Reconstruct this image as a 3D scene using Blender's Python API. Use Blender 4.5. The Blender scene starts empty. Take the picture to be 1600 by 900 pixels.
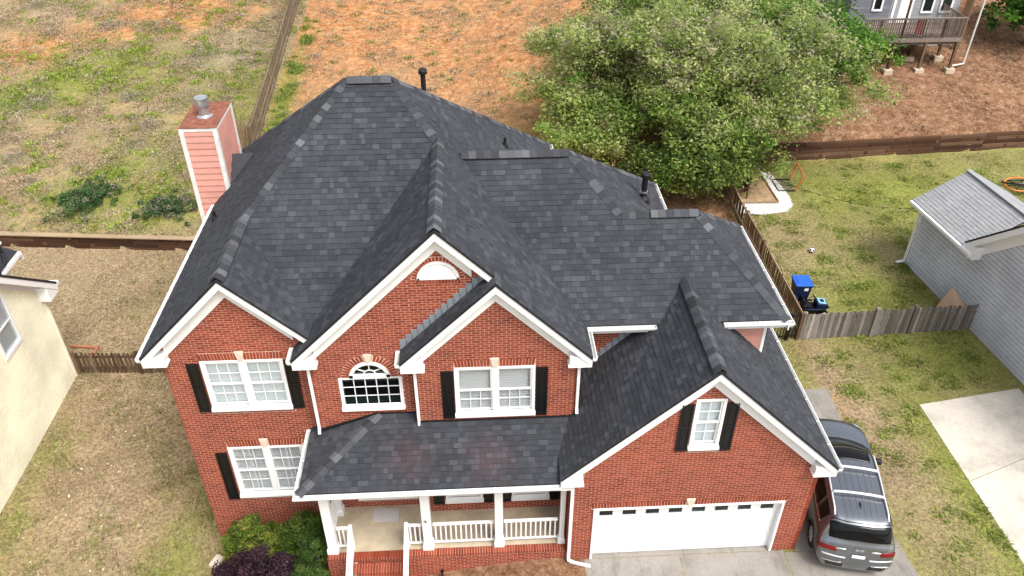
import bpy, math, random
import numpy as np
from mathutils import Vector, Matrix
random.seed(7); RNG = np.random.default_rng(11)
S = bpy.context.scene
COL = S.collection
# ------------------------------------------------------------------ camera
CAM = np.array([-2.7825, -13.1752, 18.6241]); YAW, PITCH = 0.0534, 0.6266
def make_camera():
    fw = Vector((math.sin(YAW)*math.cos(PITCH), math.cos(YAW)*math.cos(PITCH), -math.sin(PITCH)))
    r = Vector((math.cos(YAW), -math.sin(YAW), 0)); u = r.cross(fw)
    cd = bpy.data.cameras.new('camera'); cd.sensor_fit = 'HORIZONTAL'; cd.sensor_width = 36
    cd.lens = 1258.71/1600*36; cd.clip_end = 2000; cd.clip_start = .1
    o = bpy.data.objects.new('camera', cd); COL.objects.link(o)
    m = Matrix(((r.x, u.x, -fw.x, CAM[0]), (r.y, u.y, -fw.y, CAM[1]), (r.z, u.z, -fw.z, CAM[2]), (0, 0, 0, 1)))
    o.matrix_world = m; S.camera = o
make_camera()
# ------------------------------------------------------------------ sky, sun, exposure
SUN_EL, SUN_AZ = 57, 141      # azimuth clockwise from +y: the light comes from the front right
W = bpy.data.worlds.new('World'); S.world = W; W.use_nodes = True
wn = W.node_tree; bg = wn.nodes['Background']
sky = wn.nodes.new('ShaderNodeTexSky'); sky.sky_type = 'NISHITA'; sky.sun_disc = False
sky.sun_elevation = math.radians(SUN_EL); sky.sun_rotation = math.radians(SUN_AZ)
sky.air_density = 1.0; sky.dust_density = 4.0; sky.ozone_density = 1.0
hs = wn.nodes.new('ShaderNodeHueSaturation'); hs.inputs['Saturation'].default_value = .38
wn.links.new(sky.outputs[0], hs.inputs['Color']); wn.links.new(hs.outputs[0], bg.inputs[0])
bg.inputs[1].default_value = .13
sl = bpy.data.lights.new('sun', 'SUN'); sl.energy = 1.4; sl.angle = math.radians(24); sl.color = (1, .96, .9)
so = bpy.data.objects.new('sun', sl); COL.objects.link(so)
az, el = math.radians(SUN_AZ), math.radians(SUN_EL)
sd = Vector((math.sin(az)*math.cos(el), math.cos(az)*math.cos(el), math.sin(el)))
so.rotation_euler = sd.to_track_quat('Z', 'Y').to_euler(); so.location = sd*60
vs = S.view_settings; vs.view_transform = 'Standard'; vs.look = 'None'; vs.exposure = 1.1; vs.gamma = 1; vs.use_curve_mapping = False
# ------------------------------------------------------------------ helpers
def link(o, parent=None):
    COL.objects.link(o)
    if parent is not None: o.parent = parent
    return o
def tag(o, label=None, cat=None, group=None, kind=None):
    if label: o['label'] = label
    if cat: o['category'] = cat
    if group: o['group'] = group
    if kind: o['kind'] = kind
    return o
def empty(name, loc=(0, 0, 0), rz=0, label=None, cat=None, group=None, parent=None):
    o = bpy.data.objects.new(name, None); o.location = loc; o.rotation_euler = (0, 0, rz)
    o.empty_display_size = .2
    link(o, parent); return tag(o, label, cat, group)
class MB:
    def __init__(s): s.V = []; s.F = []; s.R = []; s.r = None
    def _r(s): return random.random() if s.r is None else s.r
    def poly(s, pts, rev=False):
        n = len(s.V); s.V += [tuple(p) for p in pts]; f = list(range(n, n+len(pts)))
        s.F.append(f[::-1] if rev else f); s.R.append(s._r())
    def prism(s, pts, vec):
        """closed prism from a planar polygon swept along vec"""
        n = len(s.V); k = len(pts); vec = Vector(vec); P = [Vector(p) for p in pts]
        s.V += [tuple(p) for p in P] + [tuple(p+vec) for p in P]; r = s._r()
        nn = Vector((0, 0, 0))
        for i in range(k): nn += P[i].cross(P[(i+1) % k])
        flip = nn.dot(vec) > 0
        a = list(range(n, n+k)); b = list(range(n+k, n+2*k))
        fs = [a[::-1], b] if flip else [a, b[::-1]]
        for i in range(k):
            j = (i+1) % k; q = [a[i], a[j], b[j], b[i]]; fs.append(q if flip else q[::-1])
        s.F += fs; s.R += [r]*len(fs)
    def box(s, x0, x1, y0, y1, z0, z1):
        s.prism([(x0, y0, z0), (x1, y0, z0), (x1, y1, z0), (x0, y1, z0)], (0, 0, z1-z0))
    def beam(s, p, q, w, h, up=(0, 0, 1)):
        p = Vector(p); q = Vector(q); d = (q-p).normalized(); up = Vector(up)
        a = d.cross(up)
        if a.length < 1e-4: a = d.cross(Vector((0, 1, 0)))
        a.normalize(); b = a.cross(d).normalized(); a *= w/2; b *= h/2
        s.prism([p-a-b, p+a-b, p+a+b, p-a+b], q-p)
    def tube(s, pts, r, n=8, cap=True):
        pts = [Vector(p) for p in pts]; m = len(pts); rs = r if isinstance(r, (list, tuple)) else [r]*m
        base = len(s.V); rr = s._r(); prev = None
        for i in range(m):
            d = (pts[min(i+1, m-1)]-pts[max(i-1, 0)])
            d = d.normalized() if d.length > 1e-9 else Vector((0, 0, 1))
            if prev is None:
                a = d.cross(Vector((0, 0, 1)))
                if a.length < .05: a = d.cross(Vector((1, 0, 0)))
            else: a = prev - d*prev.dot(d)
            a.normalize(); prev = a; b = d.cross(a)
            for k in range(n):
                t = 2*math.pi*k/n; s.V.append(tuple(pts[i]+(a*math.cos(t)+b*math.sin(t))*rs[i]))
        for i in range(m-1):
            for k in range(n):
                k2 = (k+1) % n
                s.F.append([base+i*n+k, base+i*n+k2, base+(i+1)*n+k2, base+(i+1)*n+k]); s.R.append(rr)
        if cap:
            s.F.append([base+k for k in range(n)][::-1]); s.F.append([base+(m-1)*n+k for k in range(n)]); s.R += [rr, rr]
    def lathe(s, prof, c=(0, 0, 0), n=20):
        base = len(s.V); r = s._r()
        for (rad, z) in prof:
            for k in range(n):
                t = 2*math.pi*k/n; s.V.append((c[0]+rad*math.cos(t), c[1]+rad*math.sin(t), c[2]+z))
        m = len(prof)
        for i in range(m-1):
            for k in range(n):
                k2 = (k+1) % n
                s.F.append([base+i*n+k, base+i*n+k2, base+(i+1)*n+k2, base+(i+1)*n+k]); s.R.append(r)
        s.F.append([base+k for k in range(n)][::-1]); s.F.append([base+(m-1)*n+k for k in range(n)]); s.R += [r, r]
    def mesh(s, name, mat=None, smooth=False):
        me = bpy.data.meshes.new(name); me.from_pydata(s.V, [], s.F)
        at = me.attributes.new('rnd', 'FLOAT', 'FACE'); at.data.foreach_set('value', np.array(s.R, dtype=np.float32))
        if mat: me.materials.append(mat)
        if smooth: me.polygons.foreach_set('use_smooth', [True]*len(s.F))
        me.update(); return me
    def build(s, name, mat, parent=None, smooth=False, bevel=0, loc=None):
        o = bpy.data.objects.new(name, s.mesh(name, mat, smooth)); link(o, parent)
        if loc is not None: o.location = loc
        if bevel:
            b = o.modifiers.new('bevel', 'BEVEL'); b.width = bevel; b.segments = 2; b.limit_method = 'ANGLE'
        return o
def inst(name, mesh, loc, parent=None, rot=None, scale=None):
    o = bpy.data.objects.new(name, mesh); o.location = loc
    if rot: o.rotation_euler = rot
    if scale: o.scale = scale
    return link(o, parent)
def fast_quads(name, V, mat, parent=None, col=None, tri=False, smooth=False):
    k = 3 if tri else 4; V = np.asarray(V, dtype=np.float32).reshape(-1, 3); n = len(V)//k
    me = bpy.data.meshes.new(name); me.vertices.add(len(V)); me.vertices.foreach_set('co', V.ravel())
    me.loops.add(n*k); me.loops.foreach_set('vertex_index', np.arange(n*k, dtype=np.int32))
    me.polygons.add(n); me.polygons.foreach_set('loop_start', np.arange(0, n*k, k, dtype=np.int32))
    me.update(calc_edges=True)
    if col is not None:
        c = np.ones((n, 4), dtype=np.float32); c[:, :3] = col
        at = me.attributes.new('col', 'FLOAT_COLOR', 'FACE'); at.data.foreach_set('color', c.ravel())
    me.materials.append(mat)
    if smooth: me.polygons.foreach_set('use_smooth', np.ones(n, dtype=bool))
    return link(bpy.data.objects.new(name, me), parent)
# ------------------------------------------------------------------ materials
class NT:
    """small node-graph helper"""
    def __init__(s, name):
        s.m = bpy.data.materials.new(name); s.m.use_nodes = True; s.t = s.m.node_tree
        s.b = s.t.nodes['Principled BSDF']; s.out = s.t.nodes['Material Output']
    def n(s, typ, **kw):
        o = s.t.nodes.new('ShaderNode'+typ)
        for k, v in kw.items(): setattr(o, k, v)
        return o
    def l(s, a, b): s.t.links.new(a, b)
    def pos(s):
        if not hasattr(s, '_p'): s._p = s.n('NewGeometry').outputs['Position']
        return s._p
    def noise(s, scale, detail=4, rough=.55, vec=None, scl=None):
        o = s.n('TexNoise'); o.inputs['Scale'].default_value = scale; o.inputs['Detail'].default_value = detail
        o.inputs['Roughness'].default_value = rough
        v = vec or s.pos()
        if scl:
            mp = s.n('Mapping'); mp.inputs['Scale'].default_value = scl; s.l(v, mp.inputs['Vector']); v = mp.outputs[0]
        s.l(v, o.inputs['Vector']); return o.outputs['Fac']
    def ramp(s, fac, stops, interp='LINEAR'):
        o = s.n('ValToRGB'); o.color_ramp.interpolation = interp; e = o.color_ramp.elements
        while len(e) < len(stops): e.new(.5)
        for i, (p, c) in enumerate(stops):
            e[i].position = p; e[i].color = (c[0], c[1], c[2], 1) if not isinstance(c, (int, float)) else (c, c, c, 1)
        s.l(fac, o.inputs[0]); return o.outputs[0]
    def mix(s, fac, a, b, mode='MIX'):
        o = s.n('Mix', data_type='RGBA', blend_type=mode)
        for sock, v in ((o.inputs[0], fac), (o.inputs[6], a), (o.inputs[7], b)):
            if isinstance(v, (int, float)): sock.default_value = v
            elif isinstance(v, tuple): sock.default_value = (*v, 1)
            else: s.l(v, sock)
        return o.outputs[2]
    def math(s, op, a, b=0.0, clamp=False):
        o = s.n('Math', operation=op); o.use_clamp = clamp
        for i, v in enumerate((a, b)):
            if isinstance(v, (int, float)): o.inputs[i].default_value = v
            else: s.l(v, o.inputs[i])
        return o.outputs[0]
    def rnd(s):
        a = s.n('Attribute', attribute_name='rnd').outputs['Fac']; i = s.n('ObjectInfo').outputs['Random']
        return s.math('ADD', a, s.math('MULTIPLY', i, s.math('LESS_THAN', a, .0005)))
    def color(s, c):
        if isinstance(c, tuple): s.b.inputs['Base Color'].default_value = (*c, 1)
        else: s.l(c, s.b.inputs['Base Color'])
    def bump(s, h, strength=.3, dist=.02):
        o = s.n('Bump'); o.inputs['Strength'].default_value = strength; o.inputs['Distance'].default_value = dist
        s.l(h, o.inputs['Height']); s.l(o.outputs[0], s.b.inputs['Normal'])
    def rough(s, v, metal=0, spec=.5):
        if isinstance(v, (int, float)): s.b.inputs['Roughness'].default_value = v
        else: s.l(v, s.b.inputs['Roughness'])
        s.b.inputs['Metallic'].default_value = metal; s.b.inputs['Specular IOR Level'].default_value = spec
def simple(name, c, rough=.6, metal=0, var=.12, scale=3, bump=0, spec=.4):
    t = NT(name); f = t.noise(scale, 5)
    lo = tuple(max(0, v*(1-var)) for v in c); hi = tuple(min(1, v*(1+var)) for v in c)
    t.color(t.ramp(f, [(.3, lo), (.7, hi)])); t.rough(rough, metal, spec)
    if bump: t.bump(t.noise(scale*12, 3), bump, .01)
    return t.m
def piece(name, stops, rough=.85, grain=25, gvar=.25, bump=.3, spec=.3, stain=None, scl=None):
    """colour varies per piece (rnd) and with grain inside it"""
    t = NT(name); c = t.ramp(t.rnd(), stops)
    g = t.ramp(t.noise(grain, 4, .6, scl=scl), [(.3, 1-gvar), (.7, 1+gvar*.5)])
    c = t.mix(1, c, g, 'MULTIPLY')
    big = t.ramp(t.noise(.6, 3), [(.35, .86), (.65, 1.08)]); c = t.mix(1, c, big, 'MULTIPLY')
    if stain: c = stain(t, c)
    t.color(c); t.rough(rough, 0, spec)
    if bump: t.bump(t.noise(grain*2, 3, scl=scl), bump, .006)
    return t.m
def near(t, p, r, wob=.5):
    d = t.n('VectorMath', operation='DISTANCE'); t.l(t.pos(), d.inputs[0]); d.inputs[1].default_value = p
    q = t.math('ADD', t.math('DIVIDE', d.outputs['Value'], r), t.math('MULTIPLY', t.math('SUBTRACT', t.noise(5, 4), .5), wob*2))
    return t.math('SUBTRACT', 1.0, q, True)
def shingle_stain(t, c):
    for p, r in (((-4.6, .55, 3.57), .75), ((-2.6, .45, 3.53), .9)):
        f = t.math('MULTIPLY', near(t, p, r, 1.3), .14); c = t.mix(f, c, (.20, .075, .07))
    return c
M = {}
M['brick'] = piece('brick', [(0, (.185, .031, .016)), (.25, (.245, .045, .021)), (.65, (.29, .057, .027)), (.92, (.33, .073, .037)), (1, (.23, .057, .037))], grain=40, gvar=.25)
M['mortar'] = simple('mortar', (.58, .40, .30), .9, 0, .15, 6)
M['shingle'] = piece('asphalt_shingle', [(0, (.014, .015, .018)), (.1, (.031, .0345, .041)), (.5, (.044, .0475, .055)), (.8, (.053, .057, .066)), (1, (.068, .073, .083))], .9, 60, .35, .5, .25, shingle_stain)
M['cap'] = piece('ridge_shingle', [(0, (.036, .038, .044)), (.5, (.060, .064, .072)), (1, (.125, .131, .143))], .9, 60, .35, .5, .25)
M['roofdeck'] = simple('roof_underlay', (.018, .018, .02), .9)
M['ventblack'] = simple('vent_black', (.008, .008, .009), .6)
M['white'] = simple('white_paint', (.80, .80, .79), .45, 0, .03, 2, 0)
M['whitew'] = simple('weathered_white_paint', (.70, .69, .66), .55, 0, .12, 4)
M['gutin'] = simple('gutter_inside', (.45, .45, .43), .6, 0, .35, 8)
M['black'] = simple('black_paint', (.005, .005, .006), .35, 0, .2)
M['flash'] = simple('galvanised_flashing', (.36, .42, .47), .45, .55, .15, 12)
M['steel'] = simple('galvanised_steel', (.55, .56, .57), .35, .8, .2, 10)
M['rust'] = simple('rusty_sheet', (.21, .075, .045), .85, 0, .4, 7, .3)
M['pink'] = piece('pink_siding', [(0, (.58, .275, .225)), (1, (.63, .305, .25))], .6, 8, .08, .05)
M['sheath'] = simple('sheathing', (.10, .10, .10), .9)
M['cream'] = simple('cream_stone', (.62, .52, .42), .8, 0, .12, 12)
M['floor'] = simple('porch_concrete', (.42, .35, .25), .8, 0, .16, 2.5, .15)
M['blind'] = simple('white_slats', (.70, .72, .72), .5, 0, .03)
M['shade'] = simple('window_shade', (.64, .71, .74), .6, 0, .05)
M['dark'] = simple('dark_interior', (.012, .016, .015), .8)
M['green_int'] = simple('room_ledge', (.25, .34, .30), .7)
M['mat'] = simple('door_mat', (.46, .44, .42), .95, 0, .12, 30, .3)
def glass(name, refl=.16, tint=(.985, .99, .99)):
    t = NT(name); tr = t.n('BsdfTransparent'); tr.inputs[0].default_value = (*tint, 1)
    gl = t.n('BsdfGlossy'); gl.inputs['Roughness'].default_value = .03; gl.inputs[0].default_value = (.9, .95, 1, 1)
    lw = t.n('LayerWeight'); lw.inputs['Blend'].default_value = .2
    f = t.math('ADD', t.math('MULTIPLY', lw.outputs['Fresnel'], .5), refl, True)
    mx = t.n('MixShader'); t.l(f, mx.inputs[0]); t.l(tr.outputs[0], mx.inputs[1]); t.l(gl.outputs[0], mx.inputs[2])
    t.l(mx.outputs[0], t.out.inputs[0]); return t.m
M['glass'] = glass('window_glass', .03)
M['dglass'] = glass('dark_glass', .02, (.5, .55, .55))
def wood(name, stops, scl=(14, 14, 1.2), rough=.9, gv=.45):
    return piece(name, stops, rough, 5, gv, .5, .2, scl=scl)
M['greywood'] = wood('weathered_picket', [(0, (.12, .10, .085)), (.5, (.21, .185, .16)), (.85, (.29, .265, .235)), (1, (.42, .38, .34))])
M['brownwood'] = wood('brown_picket', [(0, (.075, .045, .028)), (.6, (.14, .085, .05)), (1, (.21, .14, .09))])
M['tanwood'] = wood('tan_board', [(0, (.24, .17, .10)), (1, (.40, .30, .19))])
M['darkwood'] = wood('dark_timber', [(0, (.055, .026, .016)), (.6, (.105, .052, .03)), (1, (.17, .10, .06))], (3, 3, 10))
M['deckwood'] = wood('deck_wood', [(0, (.10, .07, .055)), (1, (.24, .19, .16))])
M['stone'] = simple('footing_concrete', (.50, .40, .30), .9, 0, .2, 6, .2)
def leafmat(name):
    t = NT(name); a = t.n('Attribute', attribute_name='col'); t.color(a.outputs['Color']); t.rough(.6, 0, .25)
    tl = t.n('BsdfTranslucent'); t.l(a.outputs['Color'], tl.inputs[0])
    mx = t.n('MixShader'); mx.inputs[0].default_value = .52
    t.l(t.b.outputs[0], mx.inputs[1]); t.l(tl.outputs[0], mx.inputs[2]); t.l(mx.outputs[0], t.out.inputs[0]); return t.m
M['leaf'] = leafmat('leaf'); 
def grassmat(name):
    t = NT(name); a = t.n('Attribute', attribute_name='col'); t.color(a.outputs['Color']); t.rough(.9, 0, .1); return t.m
M['grass'] = grassmat('grass_blade')
M['bark'] = simple('bark', (.13, .10, .08), .9, 0, .4, 14, .5)
# ------------------------------------------------------------------ terrain
def sm(t): t = np.clip(t, 0, 1); return t*t*(3-2*t)
def wall_l(x): return 17.95-.1*(x+15.5)     # line of the left retaining wall
def wall_r(x): return 23.02+.065*(x-15.4)   # line of the right retaining wall
def H(x, y):
    x = np.asarray(x, float); y = np.asarray(y, float)
    fx = sm((x+10.4)/9.8)
    low = (-1.5+.3*np.clip((y-2)/15, 0, 1))*(1-fx)
    upl = -.55+.09*(np.minimum(y, 75)-18); upr = .85+.2*(np.minimum(y, 62)-23); bx = sm((x+6)/16)
    up = upl*(1-bx)+upr*bx
    t = sm((y-14)/9); z = low*(1-t)+up*t
    z = np.where(x < -13.4, np.where(y < wall_l(x), low, up), z)
    z = np.where(x > 10.2, np.where(y < wall_r(x), low, up), z)
    return z
def Hf(x, y): return float(H(x, y))
def blob(x, y, cx, cy, rx, ry): return np.exp(-(((x-cx)/rx)**2+((y-cy)/ry)**2))
def masks(x, y):
    """green, clay, mulch, grey-brush weights of the ground (0..1)"""
    g = np.full_like(x, .10); c = np.zeros_like(x); m = np.zeros_like(x); b = np.zeros_like(x)
    lowl = (x < -9) & (y < wall_l(x)); upl = (x < -13.6) & ~lowl; cen = (x >= -13.9) & (x < 9) & (y > 12)
    lawn = (x > 5) & (y < wall_r(x)) & ~cen; upr = (x >= 9) & (y >= wall_r(x))
    g = np.where(lowl, .16+.38*blob(x, y, -11.6, 2.2, 1.1, 2.6)+.3*blob(x, y, -12.6, -.5, 2.5, 2)+.25*blob(x, y, -17.2, 4.5, .7, 4)+.15*blob(x, y, -16.3, 1.5, 1.5, 2.2)+.18*blob(x, y, -15, 14.5, 2, 1.5), g)
    b = np.where(lowl, .30*blob(x, y, -14.2, 4, 1.1, 4), b); m = np.where(lowl, .12+.3*blob(x, y, -17.4, 2, .7, 4), m)
    c = np.where(lowl, .0+.2*blob(x, y, -16.5, .5, 1.2, 1.2), c)
    g = np.where(upl, .26+.62*blob(x, y, -24.3, 34.6, 3.6, 3.4)+.5*blob(x, y, -28.5, 31, 2.5, 1.8)+.45*blob(x, y, -20.8, 21, 2.4, 2.4)+.4*blob(x, y, -16.6, 20, 2.2, 1.8)+.4*blob(x, y, -16, 31, 2.5, 4)+.3*blob(x, y, -19, 25, 2.5, 2.5), g)
    c = np.where(upl, .20+.75*blob(x, y, -22, 43.5, 5, 3.5)+.6*blob(x, y, -30, 37, 3.2, 2.6)+.3*blob(x, y, -27, 40, 4, 2), c)
    b = np.where(upl, .12+.42*blob(x, y, -17.5, 37, 3.5, 5)+.4*blob(x, y, -29, 43, 4, 2.5), b)
    g = np.where(cen, .19+.62*blob(x, y, -13.4, 30, .75, 6.5)+.25*blob(x, y, -2, 24, 3, 3)+.3*blob(x, y, 2.2, 27, 1.8, 5), g)
    c = np.where(cen, .62+.25*blob(x, y, -11, 41, 4, 5)+.15*blob(x, y, 0, 33, 5, 6)-.25*blob(x, y, -7, 30, 2.6, 3), c)
    m = np.where(cen, .10+.7*blob(x, y, 7.5, 18, 3.8, 4)+.3*blob(x, y, 3, 40, 3, 5), m)
    g = np.where(lawn, .55+.22*blob(x, y, 17, 19, 5, 2.5)+.22*blob(x, y, 11.6, 2, .8, 4)+.25*blob(x, y, 14, 7.6, 1.5, 1.2)+.16*blob(x, y, 12.5, 11, 2.4, 2)-.40*blob(x, y, 9.1, 5.5, .55, 4)-.25*blob(x, y, 10, 3, .9, 4)-.2*blob(x, y, 10.5, 15.5, 2, 3)-.15*blob(x, y, 14.5, 14.3, 1, 2), g)
    m = np.where(lawn, .06+.6*blob(x, y, 14.8, 11, .6, 2.6)+.4*blob(x, y, 8.6, 8.4, .8, .8)+.4*blob(x, y, 14, 22.2, 6, .7), m)
    c = np.where(lawn, .0+.3*blob(x, y, 16, 22.4, 8, .5)+.25*blob(x, y, 9.0, 5, .5, 4), c)
    m = np.where(upr, .80, m); g = np.where(upr, .06, g); c = np.where(upr, .10+.3*blob(x, y, 23, 24.5, 3, 1.2)+.3*blob(x, y, 18, 26, 2, 1.5), c)
    front = (x > -10.6) & (y <= -1.9); g = np.where(front, .42, g); c = np.where(front, 0, c); m = np.where(front, .05, m)
    bed = (x > -10.6) & (x < -.1) & (y < 2) & (y > -1.9); m = np.where(bed, .85, m); g = np.where(bed, .05, g)
    return [np.clip(v, 0, 1) for v in (g, c, m, b)]
def axis(core0, core1, step, far):
    core = list(np.arange(core0, core1+1e-6, step)); a = []; v = core0; s = step
    while v > -far: s *= 1.45; v -= s; a.append(v)
    bb = []; v = core1; s = step
    while v < far: s *= 1.45; v += s; bb.append(v)
    return np.array(a[::-1]+core+bb)
def make_ground():
    xs = axis(-36, 38, .25, 500); ys = axis(-4, 50, .25, 700); X, Y = np.meshgrid(xs, ys); Z = H(X, Y)
    Z = Z + np.where((Y > 18.5), .05*np.sin(X*1.3+Y*.7)*np.sin(Y*.9-X*.4), .012*np.sin(X*2.1)*np.sin(Y*1.7))
    nx, ny = len(xs), len(ys); V = np.stack([X, Y, Z], -1).reshape(-1, 3)
    i = np.arange(nx*ny).reshape(ny, nx)
    q = np.stack([i[:-1, :-1], i[:-1, 1:], i[1:, 1:], i[1:, :-1]], -1).reshape(-1, 4)
    me = bpy.data.meshes.new('ground'); me.vertices.add(len(V)); me.vertices.foreach_set('co', V.astype(np.float32).ravel())
    me.loops.add(len(q)*4); me.loops.foreach_set('vertex_index', q.astype(np.int32).ravel())
    me.polygons.add(len(q)); me.polygons.foreach_set('loop_start', np.arange(0, len(q)*4, 4, dtype=np.int32)); me.update(calc_edges=True)
    me.polygons.foreach_set('use_smooth', np.ones(len(q), dtype=bool))
    mk = np.stack([v.ravel() for v in masks(X, Y)], -1).astype(np.float32)
    at = me.attributes.new('mask', 'FLOAT_COLOR', 'POINT'); at.data.foreach_set('color', mk.ravel())
    t = NT('ground'); a = t.n('Attribute', attribute_name='mask'); sp = t.n('SeparateColor'); t.l(a.outputs['Color'], sp.inputs[0])
    n1 = t.noise(1.1, 6, .65); n2 = t.noise(9, 6, .72); n3 = t.noise(28, 4, .7); n4 = t.noise(.5, 5, .6); n5 = t.noise(2.6, 6, .7)
    fine = t.math('ADD', t.math('MULTIPLY', n2, .7), t.math('MULTIPLY', n3, .3))
    tan = t.ramp(fine, [(.38, (.12, .082, .045)), (.46, (.23, .165, .095)), (.53, (.32, .24, .145)), (.62, (.43, .345, .225))])
    grn = t.ramp(fine, [(.38, (.085, .105, .020)), (.5, (.185, .205, .042)), (.62, (.29, .295, .085))])
    cly = t.ramp(t.math('ADD', t.math('MULTIPLY', n5, .45), t.math('MULTIPLY', fine, .55)), [(.38, (.20, .068, .026)), (.45, (.355, .140, .054)), (.51, (.42, .195, .085)), (.57, (.455, .285, .15)), (.64, (.40, .29, .15))])
    mul = t.ramp(t.math('ADD', t.math('MULTIPLY', n5, .4), t.math('MULTIPLY', fine, .6)), [(.38, (.085, .042, .022)), (.46, (.18, .092, .050)), (.53, (.255, .143, .082)), (.62, (.37, .25, .16))])
    gry = t.ramp(fine, [(.38, (.12, .092, .062)), (.5, (.28, .23, .17)), (.62, (.46, .40, .31))])
    def mask(ch, ns, k=1.3, w=.16):
        v = t.math('ADD', ch, t.math('MULTIPLY', t.math('SUBTRACT', ns, .5), k))
        return t.ramp(v, [(.5-w, 0.0), (.5+w, 1.0)])
    big = t.math('ADD', t.math('MULTIPLY', n1, .45), t.math('MULTIPLY', n2, .55))
    big2 = t.math('ADD', t.math('MULTIPLY', n5, .6), t.math('MULTIPLY', n4, .4))
    c = t.mix(mask(a.outputs['Alpha'], big2, 1.5), tan, gry)
    c = t.mix(mask(sp.outputs[1], big2, 2.3, .22), c, cly)
    c = t.mix(mask(sp.outputs[2], big, 1.2, .2), c, mul)
    mott = t.math('ADD', t.math('MULTIPLY', n2, .55), t.math('ADD', t.math('MULTIPLY', n3, .3), t.math('MULTIPLY', n1, .15)))
    c = t.mix(mask(sp.outputs[0], mott, 2.2, .26), c, grn)
    c = t.mix(1, c, t.ramp(n4, [(.3, .82), (.7, 1.12)]), 'MULTIPLY')
    c = t.mix(1, c, t.ramp(n5, [(.36, .87), (.64, 1.09)]), 'MULTIPLY')
    t.color(c); t.rough(.95, 0, .1); t.bump(fine, .4, .04)
    me.materials.append(t.m); o = link(bpy.data.objects.new('ground', me)); tag(o, kind='structure')
make_ground()
def concrete(name, c, rx=None):
    t = NT(name); n1 = t.noise(.9, 6, .65); n2 = t.noise(14, 5, .7)
    a = t.ramp(n1, [(.3, tuple(v*.72 for v in c)), (.5, c), (.72, tuple(min(1, v*1.16) for v in c))])
    a = t.mix(1, a, t.ramp(n2, [(.3, .86), (.7, 1.06)]), 'MULTIPLY')
    st = t.ramp(t.noise(2.2, 6, .7, scl=(1, .35, 1)), [(.52, 0.0), (.68, .55)])
    a = t.mix(st, a, tuple(v*.45 for v in c)) if rx else a
    t.color(a); t.rough(.9, 0, .2); t.bump(n2, .2, .01); return t.m
M['drive'] = concrete('driveway_concrete', (.27, .25, .22), 1); M['pad'] = concrete('pale_concrete', (.58, .53, .45))
def slab(name, poly, z, mat, parent, th=.14):
    m = MB(); m.prism([(x, y, z-th) for x, y in poly], (0, 0, th)); return m.build(name, mat, parent, bevel=.008)
g = empty('driveway'); tag(g, kind='structure')
for p in ([(-.14, -22), (2.43, -22),  (2.43, -.03), (-.14, -.03)], [(2.45, -22), (5.30, -22), (5.30, -.03), (2.45, -.03)],
          [(5.32, -22), (6.6, -22), (8.2, -5), (8.62, -1.0), (8.55, -.12), (5.62, -.10), (5.32, -.10)],
          [(5.65, -.08), (8.55, -.10), (8.5, .3), (8.62, 2.2), (8.74, 4.0), (5.65, 4.0)], [(5.65, 4.02), (8.74, 4.02), (8.86, 6.2), (5.65, 6.2)],
          [(-.02, -.01), (4.97, -.01), (4.97, .3), (-.02, .3)]):
    slab('slab', p, .012, M['drive'], g)
g = empty('neighbour_driveway'); tag(g, kind='structure')
for p in ([(11.60, 5.27), (11.59, 2.05), (13.72, 2.83), (15.3, 3.4), (15.3, 5.85)], [(11.59, 2.03), (11.6, -22), (15.3, -22), (15.3, 3.38), (13.72, 2.81)], [(15.32, -22), (22, -22), (22, 3.4), (15.32, 3.4)]):
    slab('slab', p, .014, M['pad'], g)
# ------------------------------------------------------------------ the brick house
HOUSE = empty('brick_house', (0, 0, 0), 0, 'two storey red brick house with dark shingled hip and gable roof', 'house')
RP = empty('roof', parent=HOUSE)
def clip_half(P, a, b, c):
    """keep a*x+b*y+c >= 0 of a 2-d polygon"""
    out = []; n = len(P)
    for i in range(n):
        p, q = P[i], P[(i+1) % n]; dp = a*p[0]+b*p[1]+c; dq = a*q[0]+b*q[1]+c
        if dp >= 0: out.append(p)
        if (dp >= 0) != (dq >= 0):
            t = dp/(dp-dq); out.append((p[0]+(q[0]-p[0])*t, p[1]+(q[1]-p[1])*t))
    return out
def area(P): return .5*sum(P[i][0]*P[(i+1) % len(P)][1]-P[(i+1) % len(P)][0]*P[i][1] for i in range(len(P)))
def ccw(P): return P if area(P) > 0 else P[::-1]
def clip_poly(P, Q):
    for i in range(len(Q)):
        p, q = Q[i], Q[(i+1) % len(Q)]; a, b = -(q[1]-p[1]), q[0]-p[0]
        P = clip_half(P, a, b, -(a*p[0]+b*p[1]))
        if len(P) < 3: return []
    return P
ALLSH = MB(); INDIV = []
def tone():
    r = random.random()
    return random.uniform(.12, .55) if r < .6 else (random.uniform(.5, .85) if r < .88 else random.uniform(.85, 1))
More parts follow.
